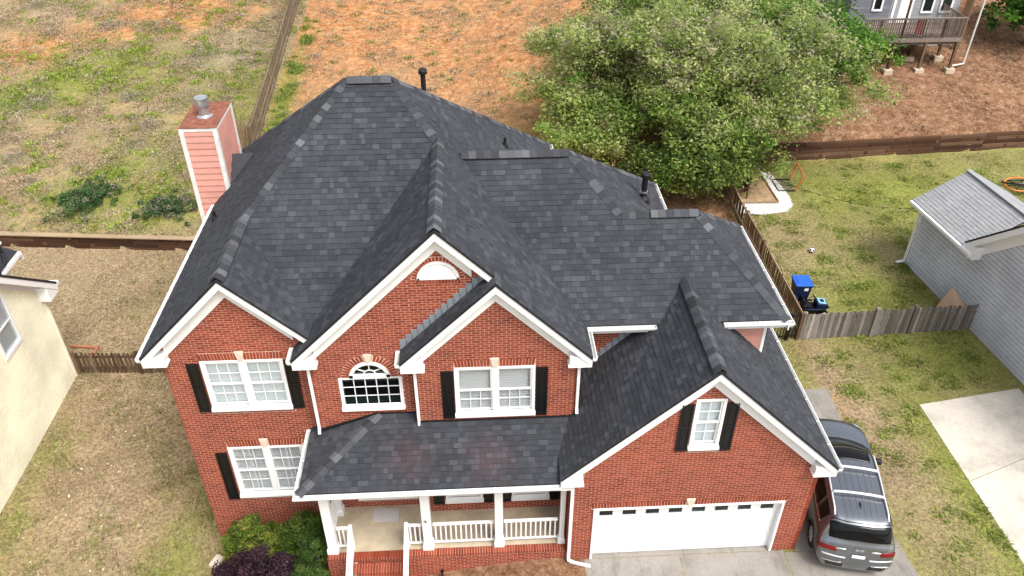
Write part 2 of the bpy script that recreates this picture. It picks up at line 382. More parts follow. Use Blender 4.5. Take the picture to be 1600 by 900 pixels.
def roof_plane(pl, pieces, shingled=True, indiv=False, expo=.146, th=.07, target=None, parent=None, widths=(.11, .13, .15, .17, .2, .24)):
    """pl: z=a+bx+cy; pieces: convex plan polygons"""
    a, b, c = pl; zf = lambda x, y: a+b*x+c*y
    deck = MB(); deck.r = .3
    for P in pieces:
        P = ccw(P); deck.prism([(x, y, zf(x, y)-th) for x, y in P], (0, 0, th-.012))
    deck.build('roof_deck', M['roofdeck'], parent or RP)
    if not shingled: return
    pieces = [ccw(P) for P in pieces]
    s = math.hypot(b, c); n = (b/s, c/s); u = (-n[1], n[0]); e = expo/math.sqrt(1+s*s)
    k = 1/math.sqrt(1+s*s); nv = Vector((-b*k, -c*k, k))
    us = [p[0]*u[0]+p[1]*u[1] for P in pieces for p in P]; vs_ = [p[0]*n[0]+p[1]*n[1] for P in pieces for p in P]
    u0, u1, v0, v1 = min(us), max(us), min(vs_), max(vs_)
    nrow = int((v1-v0)/e)+1
    for i in range(nrow):
        va = v0+i*e; vb = va+e*1.02; x = u0-random.random()*.3; drift = random.uniform(-.0015, .0015)
        while x < u1:
            w = random.choice(widths); r = tone(); lift = random.choice((.010, .014, .018))
            quad = [(x+.0015, va+drift), (x+w-.0015, va+drift), (x+w-.0015, vb), (x+.0015, vb)]; x += w
            quad = ccw([(p[0]*u[0]+p[1]*n[0], p[0]*u[1]+p[1]*n[1]) for p in quad])
            for P in pieces:
                Q = clip_poly(quad, P)
                if len(Q) < 3 or abs(area(Q)) < 2e-5: continue
                top = []
                for q in Q:
                    vv = (q[0]*n[0]+q[1]*n[1]-va)/e; h = lift*(1-.75*vv)+.002
                    top.append(Vector((q[0], q[1], zf(*q)))+nv*h)
                bot = [Vector((q[0], q[1], zf(*q)-.012)) for q in Q]
                if indiv:
                    m = MB()
                else: m = target or ALLSH
                m.r = .1+.9*r; m.poly(top); m.r = .002
                for j in range(len(Q)):
                    j2 = (j+1) % len(Q); m.poly([bot[j], bot[j2], top[j2], top[j]])
                if indiv:
                    ctr = sum(top, Vector())/len(top); INDIV.append(((ctr-Vector(CAM)).length, abs(area(Q)), m))
# planes (fitted from the photograph)
ZE, PS, PF, PD, P2, PE = 6.09, .981, .844, .824, .923, .973
XL, XR = -10.812, -.096
L_ = (ZE-PS*XL, PS, 0); R_ = (ZE+PS*XR, -PS, 0); F_ = (ZE-PF*1.70, 0, PF)
AR = (8.29-PS*8.568, -PS, 0); BL = (9.586+PS*3.664, PS, 0); CL = (8.33+PS*2.379, PS, 0)
DF = (6.106-PD*2.367, 0, PD); D1 = (6.106+P2*3.006, -P2, 0); D2 = (6.106+P2*5.022, -P2, 0)
EL = (6.848-PE*2.491, PE, 0); ER = (6.848+PE*2.491, -PE, 0)
PO = (3.3+.36*.2, 0, .36); PL = (3.3+.378*7.23, .378, 0)
roof_plane(L_, [[(XL, 1.707), (-8.568, 1.707), (-8.568, 4.307), (XL, 4.307)], [(XL, 4.307), (-8.568, 4.307), (-6.08, 7.2), (XL, 12.69)]])
roof_plane(F_, [[(-6.776, 2.224), (-3.664, 5.842), (-4.83, 7.2), (-6.08, 7.2), (-8.568, 4.307)]])
roof_plane(AR, [[(-8.568, 1.707), (-6.70, 1.707), (-6.776, 2.224), (-8.568, 4.307)]])
roof_plane(BL, [[(-6.776, 1.438), (-3.664, 1.438), (-3.664, 5.842), (-6.776, 2.224)], [(-7.232, 1.438), (-6.776, 1.438), (-6.776, 2.0), (-7.232, 2.0)]])
roof_plane(R_, [[(-2.379, 1.176), (XR, 1.176), (XR, 1.438), (-2.379, 1.438)], [(-3.664, 1.438), (XR, 1.438), (XR, 2.367), (-3.16, 5.995), (-3.664, 5.995)],
                [(-3.16, 5.995), (XR, 9.62), (XR, 12.69), (-4.83, 7.2), (-3.796, 5.995)], [(-3.664, 5.842), (-3.664, 5.995), (-3.796, 5.995)]])
roof_plane((6.09+PF*12.69, 0, -PF), [[(XL, 12.69), (XR, 12.69), (-4.83, 7.2), (-6.08, 7.2)]], False)
roof_plane(CL, [[(-4.662, 1.176), (-2.379, 1.176), (-2.379, 1.74), (-4.662, 1.74)]])
roof_plane(DF, [[(XR, 2.367), (5.022, 2.367), (2.99, 4.638), (-2.014, 4.638)], [(-2.014, 4.638), (.98, 4.638), (-.23, 5.995), (-3.16, 5.995)]])
roof_plane(D1, [[(.98, 4.638), (3.006, 6.91), (3.006, 9.62), (-.23, 5.995)]])
roof_plane(D2, [[(5.022, 2.367), (5.022, 6.91), (2.99, 4.638)]])
roof_plane((6.106+PD*6.91, 0, -PD), [[(.98, 4.638), (2.99, 4.638), (5.022, 6.91), (3.006, 6.91)]], False)
roof_plane((6.106+PD*9.62, 0, -PD), [[(-3.16, 5.995), (-.23, 5.995), (3.006, 9.62), (XR, 9.62)]], False)
roof_plane(EL, [[(-.909, -.302), (2.491, -.302), (2.491, 1.478), (-.909, 1.478)], [(-.32, 1.478), (2.491, 1.478), (2.491, 2.75), (-.32, 2.75)], [(2.052, 2.75), (2.491, 2.75), (2.491, 3.27)]])
roof_plane(ER, [[(2.491, -.302), (5.891, -.302), (5.891, 2.75), (2.491, 2.75)], [(2.491, 2.75), (2.93, 2.75), (2.491, 3.27)], [(4.69, 2.75), (5.891, 2.75), (5.891, 6.2), (4.69, 6.2)]])
roof_plane(PO, [[(-7.23, -.2), (-.93, -.2), (-.60, .1), (-.45, 1.478), (-5.63, 1.478)], [(-5.63, 1.478), (-4.42, 1.478), (-4.42, 1.74), (-5.38, 1.74)]], True, True)
roof_plane(PL, [[(-7.23, -.2), (-5.38, 1.74), (-7.23, 1.74)], [(-7.23, 1.74), (-6.99, 1.74), (-6.99, 2.0), (-7.23, 2.0)]])
INDIV.sort(key=lambda t: -t[1]/t[0]**2)
for i, (d, a_, m) in enumerate(INDIV):
    if i < 300: m.build('shingle', M['shingle'], RP)
    else:
        n0 = len(ALLSH.V); ALLSH.V += m.V; ALLSH.F += [[v+n0 for v in f] for f in m.F]; ALLSH.R += m.R
tag(ALLSH.build('shingles', M['shingle'], RP), kind='stuff')
# ridge and hip caps
def pn(pl): return Vector((-pl[1], -pl[2], 1)).normalized()
def caps(p, q, pa, pb, w=.16, expo=.2, lift=.013, vent=False):
    """folded cap pieces from the low end p to the high end q, wings on planes pa (left) and pb (right)"""
    p, q = Vector(p), Vector(q); d = (q-p).normalized(); Ln = (q-p).length
    wings = []
    for pl in (pa, pb):
        n = pn(pl); v = n.cross(d).normalized()
        if v.z > 0: v = -v
        if abs(v.z) < .02: v = v
        wings.append((n, v))
    if wings[0][1].dot(wings[1][1]) > .98: return
    up = (wings[0][0]+wings[1][0]).normalized(); add = .05 if vent else 0
    def ring(s, h):
        c = p+d*s; out = []
        for (n, v), sg in ((wings[0], 0), (wings[1], 1)):
            seg = [c+v*w+n*(h+add), c+v*(w*.45)+n*(h+add)+up*.004]
            out += seg if sg == 0 else seg[::-1]
            if sg == 0: out.append(c+up*(h+add+.012))
        return out
    def strip(m, s0, s1, h0, h1, t):
        A, B = ring(s0, h0), ring(s1, h1); A2, B2 = ring(s0, h0-t), ring(s1, h1-t)
        for i in range(4):
            m.poly([A[i], A[i+1], B[i+1], B[i]]); m.poly([A2[i+1], A2[i], A[i], A[i+1]][::-1])
        for i in (0, 4): m.poly([A[i], B[i], B2[i], A2[i]])
        for i in range(4): m.poly([B[i], B[i+1], B2[i+1], B2[i]])
    n = max(1, round(Ln/expo)); st = Ln/n
    m = MB(); m.r = .0; strip(m, 0, st*1.25, lift+.014, lift, .008); me = m.mesh('ridge_cap', M['cap'])
    k = Vector((0, 0, 0))
    for i in range(n): inst('ridge_cap', me, d*(i*st), RP)
    if vent:
        v = MB(); v.r = .5
        a0, a1 = .12, Ln-.12; A, B = [], []
        for s, T in ((a0, A), (a1, B)):
            c = p+d*s
            T += [c+wings[0][1]*(w+.01)+wings[0][0]*.004, c+wings[0][1]*(w+.012)+wings[0][0]*(.066), c+up*.06, c+wings[1][1]*(w+.012)+wings[1][0]*.066, c+wings[1][1]*(w+.01)+wings[1][0]*.004]
        for i in range(4): v.poly([A[i], A[i+1], B[i+1], B[i]])
        v.poly(A); v.poly(B)
        v.build('ridge_vent', M['ventblack'], RP)
zr = 10.727
caps((-8.568, 4.307, 8.291), (-6.08, 7.2, zr), L_, F_)
caps((-6.0, 7.2, zr), (-4.9, 7.2, zr), F_, (6.09+PF*12.69, 0, -PF), vent=True)
caps((-3.664, 5.842, 9.586), (-4.83, 7.2, zr), F_, R_)
caps((XL, 12.69, ZE), (-6.08, 7.2, zr), (6.09+PF*12.69, 0, -PF), L_)
caps((XR, 12.69, ZE), (-4.83, 7.2, zr), R_, (6.09+PF*12.69, 0, -PF))
caps((-8.568, 1.707, 8.291), (-8.568, 4.307, 8.291), L_, AR, vent=True)
caps((-3.664, 1.438, 9.586), (-3.664, 5.842, 9.586), BL, R_, vent=True)
caps((-2.379, 1.176, 8.33), (-2.379, 1.6, 8.33), CL, R_)
zd1, zd2 = 9.095, 7.977
BK1 = (6.106+PD*9.62, 0, -PD); BK2 = (6.106+PD*6.91, 0, -PD)
caps((-3.1, 5.995, zd1), (-.3, 5.995, zd1), DF, BK1, vent=True)
caps((.98, 4.638, zd2), (-.23, 5.995, zd1), DF, D1)
caps((3.006, 9.62, 6.106), (-.23, 5.995, zd1), D1, BK1)
caps((1.0, 4.638, zd2), (1.75, 4.638, zd2), DF, BK2)
caps((1.75, 4.638, zd2), (2.95, 4.638, zd2), DF, BK2, vent=True)
caps((5.022, 2.367, 6.106), (2.99, 4.638, zd2), DF, D2)
caps((5.022, 6.91, 6.106), (2.99, 4.638, zd2), D2, BK2)
caps((2.491, -.302, 6.848), (2.491, 3.2, 6.848), EL, ER, vent=True)
caps((-7.23, -.2, 3.3), (-5.42, 1.70, 3.984), PL, PO, .14, .22)
# ---- brick walls
BRH, BRL = .0677, .2032
BRK = MB(); MOR = MB(); MOR.r = .5
WALL = empty('brick_wall', parent=HOUSE)
NIND = [0]
unit_cache = {}
def brick_piece(c, sx, sy, sz, rot=0.0):
    """a single brick standing proud of the wall; the first 300 are objects of their own"""
    key = (round(sx, 3), round(sy, 3), round(sz, 3))
    if NIND[0] < 300:
        NIND[0] += 1
        if key not in unit_cache:
            m = MB(); m.r = .0; m.box(-sx/2, sx/2, -sy/2, sy/2, -sz/2, sz/2); unit_cache[key] = m.mesh('brick', M['brick'])
        inst('brick', unit_cache[key], c, WALL, (0, rot, 0))
    else:
        BRK.r = None; cs, sn = math.cos(rot), math.sin(rot)
        P = [(-sx/2, -sz/2), (sx/2, -sz/2), (sx/2, sz/2), (-sx/2, sz/2)]
        BRK.prism([(c[0]+x*cs+z*sn, c[1]-sy/2, c[2]-x*sn+z*cs) for x, z in P], (0, sy, 0))
def brick_wall(O, d, nrm, pieces, holes=(), nobrick=(), arch=(), noarch=(), proud=.0035, th=.1):
    """pieces: convex polygons in (s,z). holes: (s0,s1,z0,z1) open; nobrick: only mortar; arch: (sc,zc,r)"""
    to = lambda s, z, o=0: (O[0]+d[0]*s+nrm[0]*o, O[1]+d[1]*s+nrm[1]*o, z)
    zs = [p[1] for P in pieces for p in P]; z0 = math.floor(min(zs)/BRH)*BRH; nb = int((max(zs)-z0)/BRH)+1
    for i in range(nb):
        za, zb = z0+i*BRH, z0+(i+1)*BRH; zm = (za+zb)/2; off = (i % 2)*BRL/2+random.uniform(-.004, .004)
        for P in pieces:
            Q = clip_half(clip_half(ccw(P), 0, 1, -za), 0, -1, zb)
            if len(Q) < 3 or abs(area(Q)) < 1e-4: continue
            smin, smax = min(q[0] for q in Q), max(q[0] for q in Q)
            def cuts(hs, ar):
                r = [(h[0], h[1]) for h in hs if h[2] <= zm <= h[3]]
                for (sc, zc, rr) in ar:
                    if 0 <= zm-zc < rr: w = math.sqrt(rr*rr-(zm-zc)**2); r.append((sc-w, sc+w))
                segs = [(smin, smax)]
                for a_, b_ in sorted(r):
                    out = []
                    for s0, s1 in segs:
                        if b_ <= s0 or a_ >= s1: out.append((s0, s1)); continue
                        if a_ > s0: out.append((s0, a_))
                        if b_ < s1: out.append((b_, s1))
                    segs = out
                return segs
            for s0, s1 in cuts(holes, arch):
                q = clip_half(clip_half(Q, 1, 0, -s0), -1, 0, s1)
                if len(q) > 2 and abs(area(q)) > 1e-5: MOR.prism([to(*p) for p in q], (-nrm[0]*th, -nrm[1]*th, 0))
            for s0, s1 in cuts(list(holes)+list(nobrick), list(arch)+list(noarch)):
                k = math.floor((s0-off)/BRL)
                while k*BRL+off < s1:
                    a_, b_ = max(s0, k*BRL+off+.0055), min(s1, (k+1)*BRL+off-.0055); k += 1
                    if b_-a_ < .02: continue
                    q = clip_poly([(a_, za+.0055), (b_, za+.0055), (b_, zb-.0055), (a_, zb-.0055)], ccw(P))
                    if len(q) < 3 or abs(area(q)) < 3e-4: continue
                    BRK.r = None; BRK.prism([to(p[0], p[1], -.002) for p in q], (nrm[0]*proud*random.uniform(.8, 1.2)+nrm[0]*.002, nrm[1]*proud+nrm[1]*.002, 0))
FR = (1, 0); NF = (0, -1)
YA, YB, YC = 2.009, 1.74, 1.478
LINT, SILL = .235, .115     # lintel and rowlock sill heights
def nb_win(s0, s1, z0, z1, lint=True, sill=True):
    r = [(s0, s1, z0, z1)]
    if lint: r.append((s0, s1, z1, z1+LINT))
    if sill: r.append((s0-.05, s1+.05, z0-SILL, z0))
    return r
def soldiers(y, s0, s1, z, h=LINT, key=True, fan=.32, n=None):
    """fanned jack arch over an opening, with a keystone"""
    c = (s0+s1)/2; pitch = .078; n = n or int((s1-s0+.04)/pitch)
    for i in range(n):
        s = c+(i-(n-1)/2)*pitch
        if key and abs(s-c) < .10: continue
        brick_piece((s, y+.009, z+h/2), .064, .03, h-.014, fan*(s-c)/((s1-s0)/2)*.5)
    if key:
        m = MB(); m.prism([(c-.055, y+.02, z-.005), (c+.055, y+.02, z-.005), (c+.115, y+.02, z+h+.05), (c-.115, y+.02, z+h+.05)], (0, -.07, 0)); m.build('keystone', M['cream'], HOUSE, bevel=.006)
def rowlock(y, s0, s1, z, h=SILL, deep=.06):
    n = int((s1-s0+.1)/.072); c = (s0+s1)/2
    for i in range(n): brick_piece((c+(i-(n-1)/2)*.072, y+.012, z-h/2), .060, deep, h-.012)
# openings
WA1 = (-9.58, -7.58, 4.07, 5.71); WA0 = (-9.52, -7.54, .75, 2.70); WB = (-6.26, -4.70, 4.18, 5.24); ARB = (-5.48, 5.24, .50)
WC1 = (-3.41, -1.43, 4.06, 5.68); WG = (2.15, 2.87, 4.14, 5.77); DOOR = (0.0, 4.95, 0.0, 2.06)
WP1 = (-3.82, -2.80, .78, 2.5); WP2 = (-2.0, -.98, .78, 2.5); WP0 = (-6.22, -4.62, .75, 2.6); VENT = (-3.655, 8.13, .47)
# cap rowlocks of the porch and the steps first: they are nearest
def rowlock_flat(x0, x1, y0, y1, z0, z1):
    n = int((x1-x0)/.0715)
    for i in range(n): brick_piece((x0+(i+.5)*(x1-x0)/n, (y0+y1)/2, (z0+z1)/2), (x1-x0)/n-.01, y1-y0, z1-z0)
rowlock_flat(-4.86, -.64, .045, .245, .30, .398); rowlock_flat(-6.95, -6.28, .045, .245, .30, .398)
STEPS = [(-.30, .245, .33), (-.62, -.30, .16), (-.94, -.62, -.01), (-1.26, -.94, -.18)]
rowlock_flat(-6.26, -4.88, .03, .245, .30, .398)
rowlock_flat(-6.26, -4.88, -.30, .015, .12, .225)
soldiers(0, -.05, 5.0, 2.06, .20, True, .25)
soldiers(YC, WC1[0], WC1[1], WC1[3]); soldiers(YA, WA1[0], WA1[1], WA1[3])
rowlock(YC, WC1[0], WC1[1], WC1[2]); rowlock(0, WG[0], WG[1], WG[2])
rowlock(YB, WB[0], WB[1], WB[2]); rowlock(YA, WA1[0], WA1[1], WA1[2]); soldiers(YA, WA0[0], WA0[1], WA0[3]); rowlock(YA, WA0[0], WA0[1], WA0[2])
for w, y in ((WP1, YC), (WP2, YC), (WP0, YB)): rowlock(y, w[0], w[1], w[2])
def ring_arch(y, sc, zc, r, wd=.2, key=True, n=None, a0=0.0, a1=math.pi):
    n = n or int((a1-a0)*(r+wd/2)/.078)
    for i in range(n):
        a = a0+(a1-a0)*(i+.5)/n
        if key and abs(a-math.pi/2) < .15: continue
        rr = r+wd/2+.01; brick_piece((sc+rr*math.cos(a), y+.009, zc+rr*math.sin(a)), .062, .03, wd-.012, math.pi/2-a)
    if key:
        z = zc+r
        m = MB(); m.prism([(sc-.05, y+.02, z+.005), (sc+.05, y+.02, z+.005), (sc+.10, y+.02, z+wd+.06), (sc-.10, y+.02, z+wd+.06)], (0, -.07, 0)); m.build('keystone', M['cream'], HOUSE, bevel=.006)
ring_arch(YB, *ARB, wd=.19); ring_arch(YB, *VENT, wd=.12, key=False); rowlock(YB, -4.13, -3.18, 8.13, .13)
brick_wall((0, YA), FR, NF, [[(-10.45, -1.75), (-6.95, -1.75), (-6.95, 6.6), (-8.568, 8.19), (-10.45, 6.34)]], [WA1, WA0], nb_win(*WA1)+nb_win(*WA0))
brick_wall((0, YB), FR, NF, [[(-6.99, .3), (-4.36, .3), (-4.36, 8.80), (-6.99, 6.22)], [(-4.36, 5.6), (-2.3, 7.9), (-2.3, 8.12), (-3.664, 9.46), (-4.36, 8.80)]],
           [WB, WP0], nb_win(*WB, False)+[(-4.13, -3.18, 8.0, 8.13), (-6.27, -4.57, .63, .75)], [ARB, VENT], [(ARB[0], ARB[1], .70), (VENT[0], VENT[1], .60)])
brick_wall((0, YC), FR, NF, [[(-4.41, .3), (-.32, .3), (-.32, 6.2), (-2.379, 8.2), (-4.41, 6.22)]], [WC1, WP1, WP2], nb_win(*WC1)+nb_win(*WP1, False)+nb_win(*WP2, False))
brick_wall((0, 0), FR, NF, [[(-.623, -.12), (5.625, -.12), (5.625, 3.70), (2.491, 6.74), (-.623, 3.72)]], [WG, DOOR], nb_win(*WG, False)+[(-.06, 5.01, 2.06, 2.26)])
brick_wall((0, 2.75), FR, NF, [[(-.32, 4.1), (1.8, 4.1), (1.8, 6.02), (-.32, 6.02)]])
brick_wall((-6.99, YA), (0, -1), (-1, 0), [[(0, .3), (.269, .3), (.269, 6.2), (0, 6.2)]])
brick_wall((-4.41, YB), (0, -1), (-1, 0), [[(0, .3), (.262, .3), (.262, 6.2), (0, 6.2)]])
brick_wall((-.32, YC), (0, 1), (1, 0), [[(0, 3.8), (1.272, 3.8), (1.272, 6.0), (0, 6.0)]])
brick_wall((-.623, YC), (0, -1), (-1, 0), [[(0, .3), (1.478, .3), (1.478, 3.5), (0, 3.5)]])
brick_wall((5.625, 0), (0, 1), (1, 0), [[(0, -.1), (6.2, -.1), (6.2, 3.5), (0, 3.5)]])
brick_wall((0, .06), FR, NF, [[(-6.95, -1.6), (-.63, -.9), (-.63, .30), (-6.95, .30)]])
brick_wall((-6.95, YA), (0, -1), (-1, 0), [[(0, -1.6), (1.95, -1.6), (1.95, .30), (0, .30)]])
for (y0, y1, zt) in STEPS[1:]:
    brick_wall((0, y0), FR, NF, [[(-6.26, -1.2), (-4.88, -1.2), (-4.88, zt-.1 if zt > .1 else zt), (-6.26, zt-.1 if zt > .1 else zt)]])
    m = MB(); m.r = .6; m.box(-6.25, -4.89, y0+.004, y1+.05, zt-.3, zt-.006 if zt < .1 else zt-.05); m.build('step', M['brick'], HOUSE)
for s in (-6.26, -4.88):
    sd_ = -1 if s < -6 else 1
    brick_wall((s, .05), (0, -1), (sd_, 0), [[(0, -1.2), (.35, -1.2), (.35, .22), (0, .22)], [(.35, -1.2), (.67, -1.2), (.67, .05), (.35, .05)], [(.67, -1.2), (1.3, -1.2), (1.3, -.1), (.67, -.1)]])
for b_ in ((-6.94, -.645, .05, .24, .29, .388), (-6.25, -4.89, .035, .24, .29, .388), (-6.25, -4.89, -.295, .01, .1, .215)):
    MOR.box(*b_)
tag(BRK.build('bricks', M['brick'], WALL), kind='stuff'); MOR.build('mortar', M['mortar'], WALL)
# ---- pink lap siding of the sides and the chimney
def lap(name_parent, mat, O, d, nrm, pieces, expo=.18, th=.018, z_from=None, gap=0):
    zs = [p[1] for P in pieces for p in P]; z = min(zs) if z_from is None else z_from
    while z < max(zs):
        for P in pieces:
            q = clip_half(clip_half(ccw(P), 0, 1, -z-gap), 0, -1, z+expo)
            if len(q) < 3 or abs(area(q)) < 2e-3: continue
            m = MB(); n = len(q)
            sl = 0 if gap else .8
            f = [(O[0]+d[0]*s+nrm[0]*(th*(1-sl*(zz-z)/expo)), O[1]+d[1]*s+nrm[1]*(th*(1-sl*(zz-z)/expo)), zz) for s, zz in q]
            b = [(O[0]+d[0]*s-nrm[0]*.02, O[1]+d[1]*s-nrm[1]*.02, zz) for s, zz in q]
            flip = (d[0]*nrm[1]-d[1]*nrm[0]) > 0
            m.r = random.random(); m.poly(f, flip)
            for j in range(n):
                k = (j+1) % n; m.poly([b[j], b[k], f[k], f[j]], flip)
            m.build('siding_board', mat, name_parent)
        z += expo
def sheath(parent, O, d, nrm, pieces, mat=None):
    m = MB(); m.r = .5
    for P in pieces: m.prism([(O[0]+d[0]*s-nrm[0]*.02, O[1]+d[1]*s-nrm[1]*.02, z) for s, z in P], (-nrm[0]*.05, -nrm[1]*.05, 0))
    m.build('sheathing', mat or M['sheath'], parent)
SID = empty('siding', parent=HOUSE)
lap(SID, M['pink'], (0, 2.75), FR, NF, [[(2.8, 4.6), (4.69, 4.6), (4.69, 6.0), (2.8, 6.0)]])
lap(SID, M['pink'], (4.69, 2.75), (0, 1), (1, 0), [[(0, 3.2), (3.8, 3.2), (3.8, 6.0), (0, 6.0)]])
lap(SID, M['pink'], (-10.45, 12.3), (0, -1), (-1, 0), [[(0, -1.5), (10.27, -1.7), (10.27, 6.0), (0, 6.0)]])
m = MB(); m.r = .5; m.box(4.60, 4.715, 2.725, 2.76, 4.5, 5.99); m.box(4.685, 4.717, 2.725, 2.84, 4.5, 5.99); m.build('corner_board', M['white'], HOUSE)
# rear closing walls (seen only from other places)
m = MB(); m.r = .5; m.box(-10.4, -.2, 12.2, 12.3, -1.2, 6.02); m.box(-.2, -.1, 9.3, 12.3, -.2, 6.02); m.box(-.1, 2.65, 9.2, 9.3, -.2, 6.02); m.box(2.6, 2.7, 6.6, 9.3, -.2, 6.02); m.box(2.7, 4.68, 6.5, 6.6, -.2, 6.02); m.box(4.69, 5.62, 6.1, 6.2, -.2, 3.4)
m.build('rear_wall', M['pink'], HOUSE)
def chimney():
    c = empty('chimney', parent=HOUSE); x0, x1, y0, y1, zt = -11.33, -10.31, 9.14, 11.0, 8.58
    for O, d, n, w in (((x0, y0), (1, 0), (0, -1), x1-x0), ((x1, y0), (0, 1), (1, 0), y1-y0), ((x0, y1), (0, -1), (-1, 0), y1-y0), ((x1, y1), (-1, 0), (0, 1), x1-x0)):
        lap(c, M['pink'], O, d, n, [[(.06, -1.3), (w-.06, -1.3), (w-.06, zt-.06), (.06, zt-.06)]], .205, .03)
    for x in (x0, x1):
        for y in (y0, y1):
            m = MB(); s, t = (1 if x == x0 else -1), (1 if y == y0 else -1); e = .04
            m.prism([(x-s*e, y-t*e, -1.3), (x+s*.09, y-t*e, -1.3), (x+s*.09, y+t*.0, -1.3), (x, y+t*.0, -1.3), (x, y+t*.09, -1.3), (x-s*e, y+t*.09, -1.3)], (0, 0, zt+1.3)); m.build('corner_board', M['whitew'], c)
    m = MB(); m.box(x0-.03, x1+.03, y0-.03, y1+.03, zt-.10, zt-.002); m.build('trim', M['whitew'], c)
    m = MB(); e = .045
    m.prism([(x0-e, y0-e, zt), (x1+e, y0-e, zt), (x1+e, y1+e, zt), (x0-e, y1+e, zt)], (0, 0, .03)); m.build('chase_cover', M['rust'], c, bevel=.01)
    fx, fy = -10.80, 9.95
    m = MB(); m.lathe([(.24, 0), (.18, .03), (.155, .06), (.155, .30), (.165, .31), (.165, .33)], (fx, fy, zt+.025), 24); m.build('flue', M['steel'], c, smooth=False)
    m = MB(); m.lathe([(.19, 0), (.2, .02), (.2, .26), (.17, .27), (.0, .285)], (fx, fy, zt+.36), 24); m.build('flue_cap', M['steel'], c)
    # saddle between chimney and roof
    m = MB(); zz = lambda x: 6.09+PS*(x-XL)
    m.poly([(x1, 9.16, zz(x1)-.05), (-9.62, 10.1, zz(-9.62)+.03), (x1, 10.1, 7.26)]); m.poly([(x1, 10.1, 7.26), (-9.62, 10.1, zz(-9.62)+.03), (x1, 10.98, zz(x1)-.05)])
    m.build('cricket', M['shingle'], c)
chimney()
# ---- white trim: rakes, returns, gutters, downspouts
def rake(x0, z0, x1, z1, yf, yw, hv=.27, fr=.66):
    """x0,z0 low end, x1,z1 peak of the roof edge; fascia, soffit and frieze"""
    t = empty('rake_trim', parent=HOUSE)
    q = lambda a, b: [(x0, 0, z0-a), (x1, 0, z1-a), (x1, 0, z1-b), (x0, 0, z0-b)]
    def pr(name, a, b, ya, yb, k=0):
        Q = q(a, b); w = abs(x1-x0); f = k/w; Q = [(x+(x1-x)*f, 0, z+(z1-z0)*f) if i in (0, 3) else (x, 0, z) for i, (x, _, z) in enumerate(Q)]
        m = MB(); m.r = .5; m.prism([(x, ya, z) for x, _, z in Q], (0, yb-ya, 0)); m.build(name, M['white'], t)
    pr('fascia', .062, hv, yf+.02, yf+.05); pr('soffit', hv-.05, hv-.02, yf+.05, yw+.02); pr('frieze_board', hv-.06, fr, yw-.045, yw+.01, .5)
    pr('crown_strip', .03, .085, yf+.004, yf+.02)
def ret(xe, ze, s, yf, yw, w=.54, p=.98, drop=.27):
    """boxed cornice return; s=+1 when the house lies to +x"""
    m = MB(); m.r = .5
    P = [(xe, ze-.10), (xe+s*.03, ze-drop), (xe+s*w, ze-drop), (xe+s*w, ze+p*w-.52), (xe+s*.10, ze-.04)]
    m.prism([(x, yf+.055, z) for x, z in P], (0, yw-yf-.055+.01, 0)); m.build('cornice_return', M['white'], HOUSE, bevel=.006)
    m = MB(); m.r = .5; m.prism([(xe-s*.0, yf+.02, ze-drop-.03), (xe+s*(w+.03), yf+.02, ze-drop-.03), (xe+s*(w+.03), yf+.02, ze-drop+.015), (xe, yf+.02, ze-drop+.015)], (0, yw-yf-.02, 0)); m.build('cornice_return', M['white'], HOUSE)
def gable(xa, xp, xb, ze, zp, yf, yw, p, left=True, right=True, zb=None):
    if left: rake(xa, ze, xp, zp, yf, yw); ret(xa, ze, 1, yf, yw, p=p)
    if right: rake(xb, ze if zb is None else zb, xp, zp, yf, yw)
    if right and zb is None: ret(xb, ze, -1, yf, yw, p=p)
gable(XL, -8.568, -6.72, ZE, 8.291, 1.707, YA, PS, zb=8.291-PS*(8.568-6.72))
gable(-7.232, -3.664, -2.40, ZE, 9.586, 1.438, YB, PS, zb=9.586-PS*(3.664-2.40))
gable(-4.662, -2.379, XR, ZE, 8.33, 1.176, YC, PS)
gable(-.909, 2.491, 5.891, 3.54, 6.848, -.302, 0, PE)
def gutter(p, q, out, w=.12, h=.11, fascia=True):
    p, q = Vector(p), Vector(q); o = Vector(out); t = empty('gutter', parent=HOUSE); z = Vector((0, 0, 1))
    d = (q-p).normalized()
    m = MB(); m.r = .5
    pr = [(0, 0), (w*.75, 0), (w, h*.55), (w, h), (w-.018, h), (w-.018, h-.012), (w-.012, h*.6), (w*.7, .012), (.008, .012), (.008, h), (0, h)]
    m.prism([p+o*a+z*(b-h-.02) for a, b in pr], q-p)
    m.prism([p+o*a+z*(b-h-.02) for a, b in ((.004, .004), (w*.75, .004), (w-.006, h*.6), (w-.006, h-.006), (.004, h-.006))], d*.004)
    m.prism([q+o*a+z*(b-h-.02) for a, b in ((.004, .004), (w*.75, .004), (w-.006, h*.6), (w-.006, h-.006), (.004, h-.006))], -d*.004)
    m.build('trough', M['white'], t)
    m = MB(); m.r = .5; m.prism([p+o*a+z*(b-h-.02) for a, b in ((.010, .013), (w*.7, .013), (w*.72, .026), (.010, .026))], q-p); m.build('trough_floor', M['gutin'], t)
    n = int((q-p).length/.75)
    for i in range(1, n):
        m = MB(); c = p+(q-p)*(i/n); m.prism([c+o*a+z*(b-h-.02)-d*.012 for a, b in ((.0, h-.004), (w, h-.004), (w, h+.006), (0, h+.006))], d*.024); m.build('hanger', M['white'], t)
    if fascia:
        m = MB(); m.r = .5; m.prism([p-o*.03+z*-.06, p-o*.002+z*-.06, p-o*.002+z*-.24, p-o*.03+z*-.24], q-p); m.build('fascia', M['white'], t)
    return t
gutter((XR+.01, 2.367, 6.10), (1.66, 2.367, 6.10), (0, -1, 0)); gutter((3.36, 2.367, 6.10), (5.15, 2.367, 6.10), (0, -1, 0))
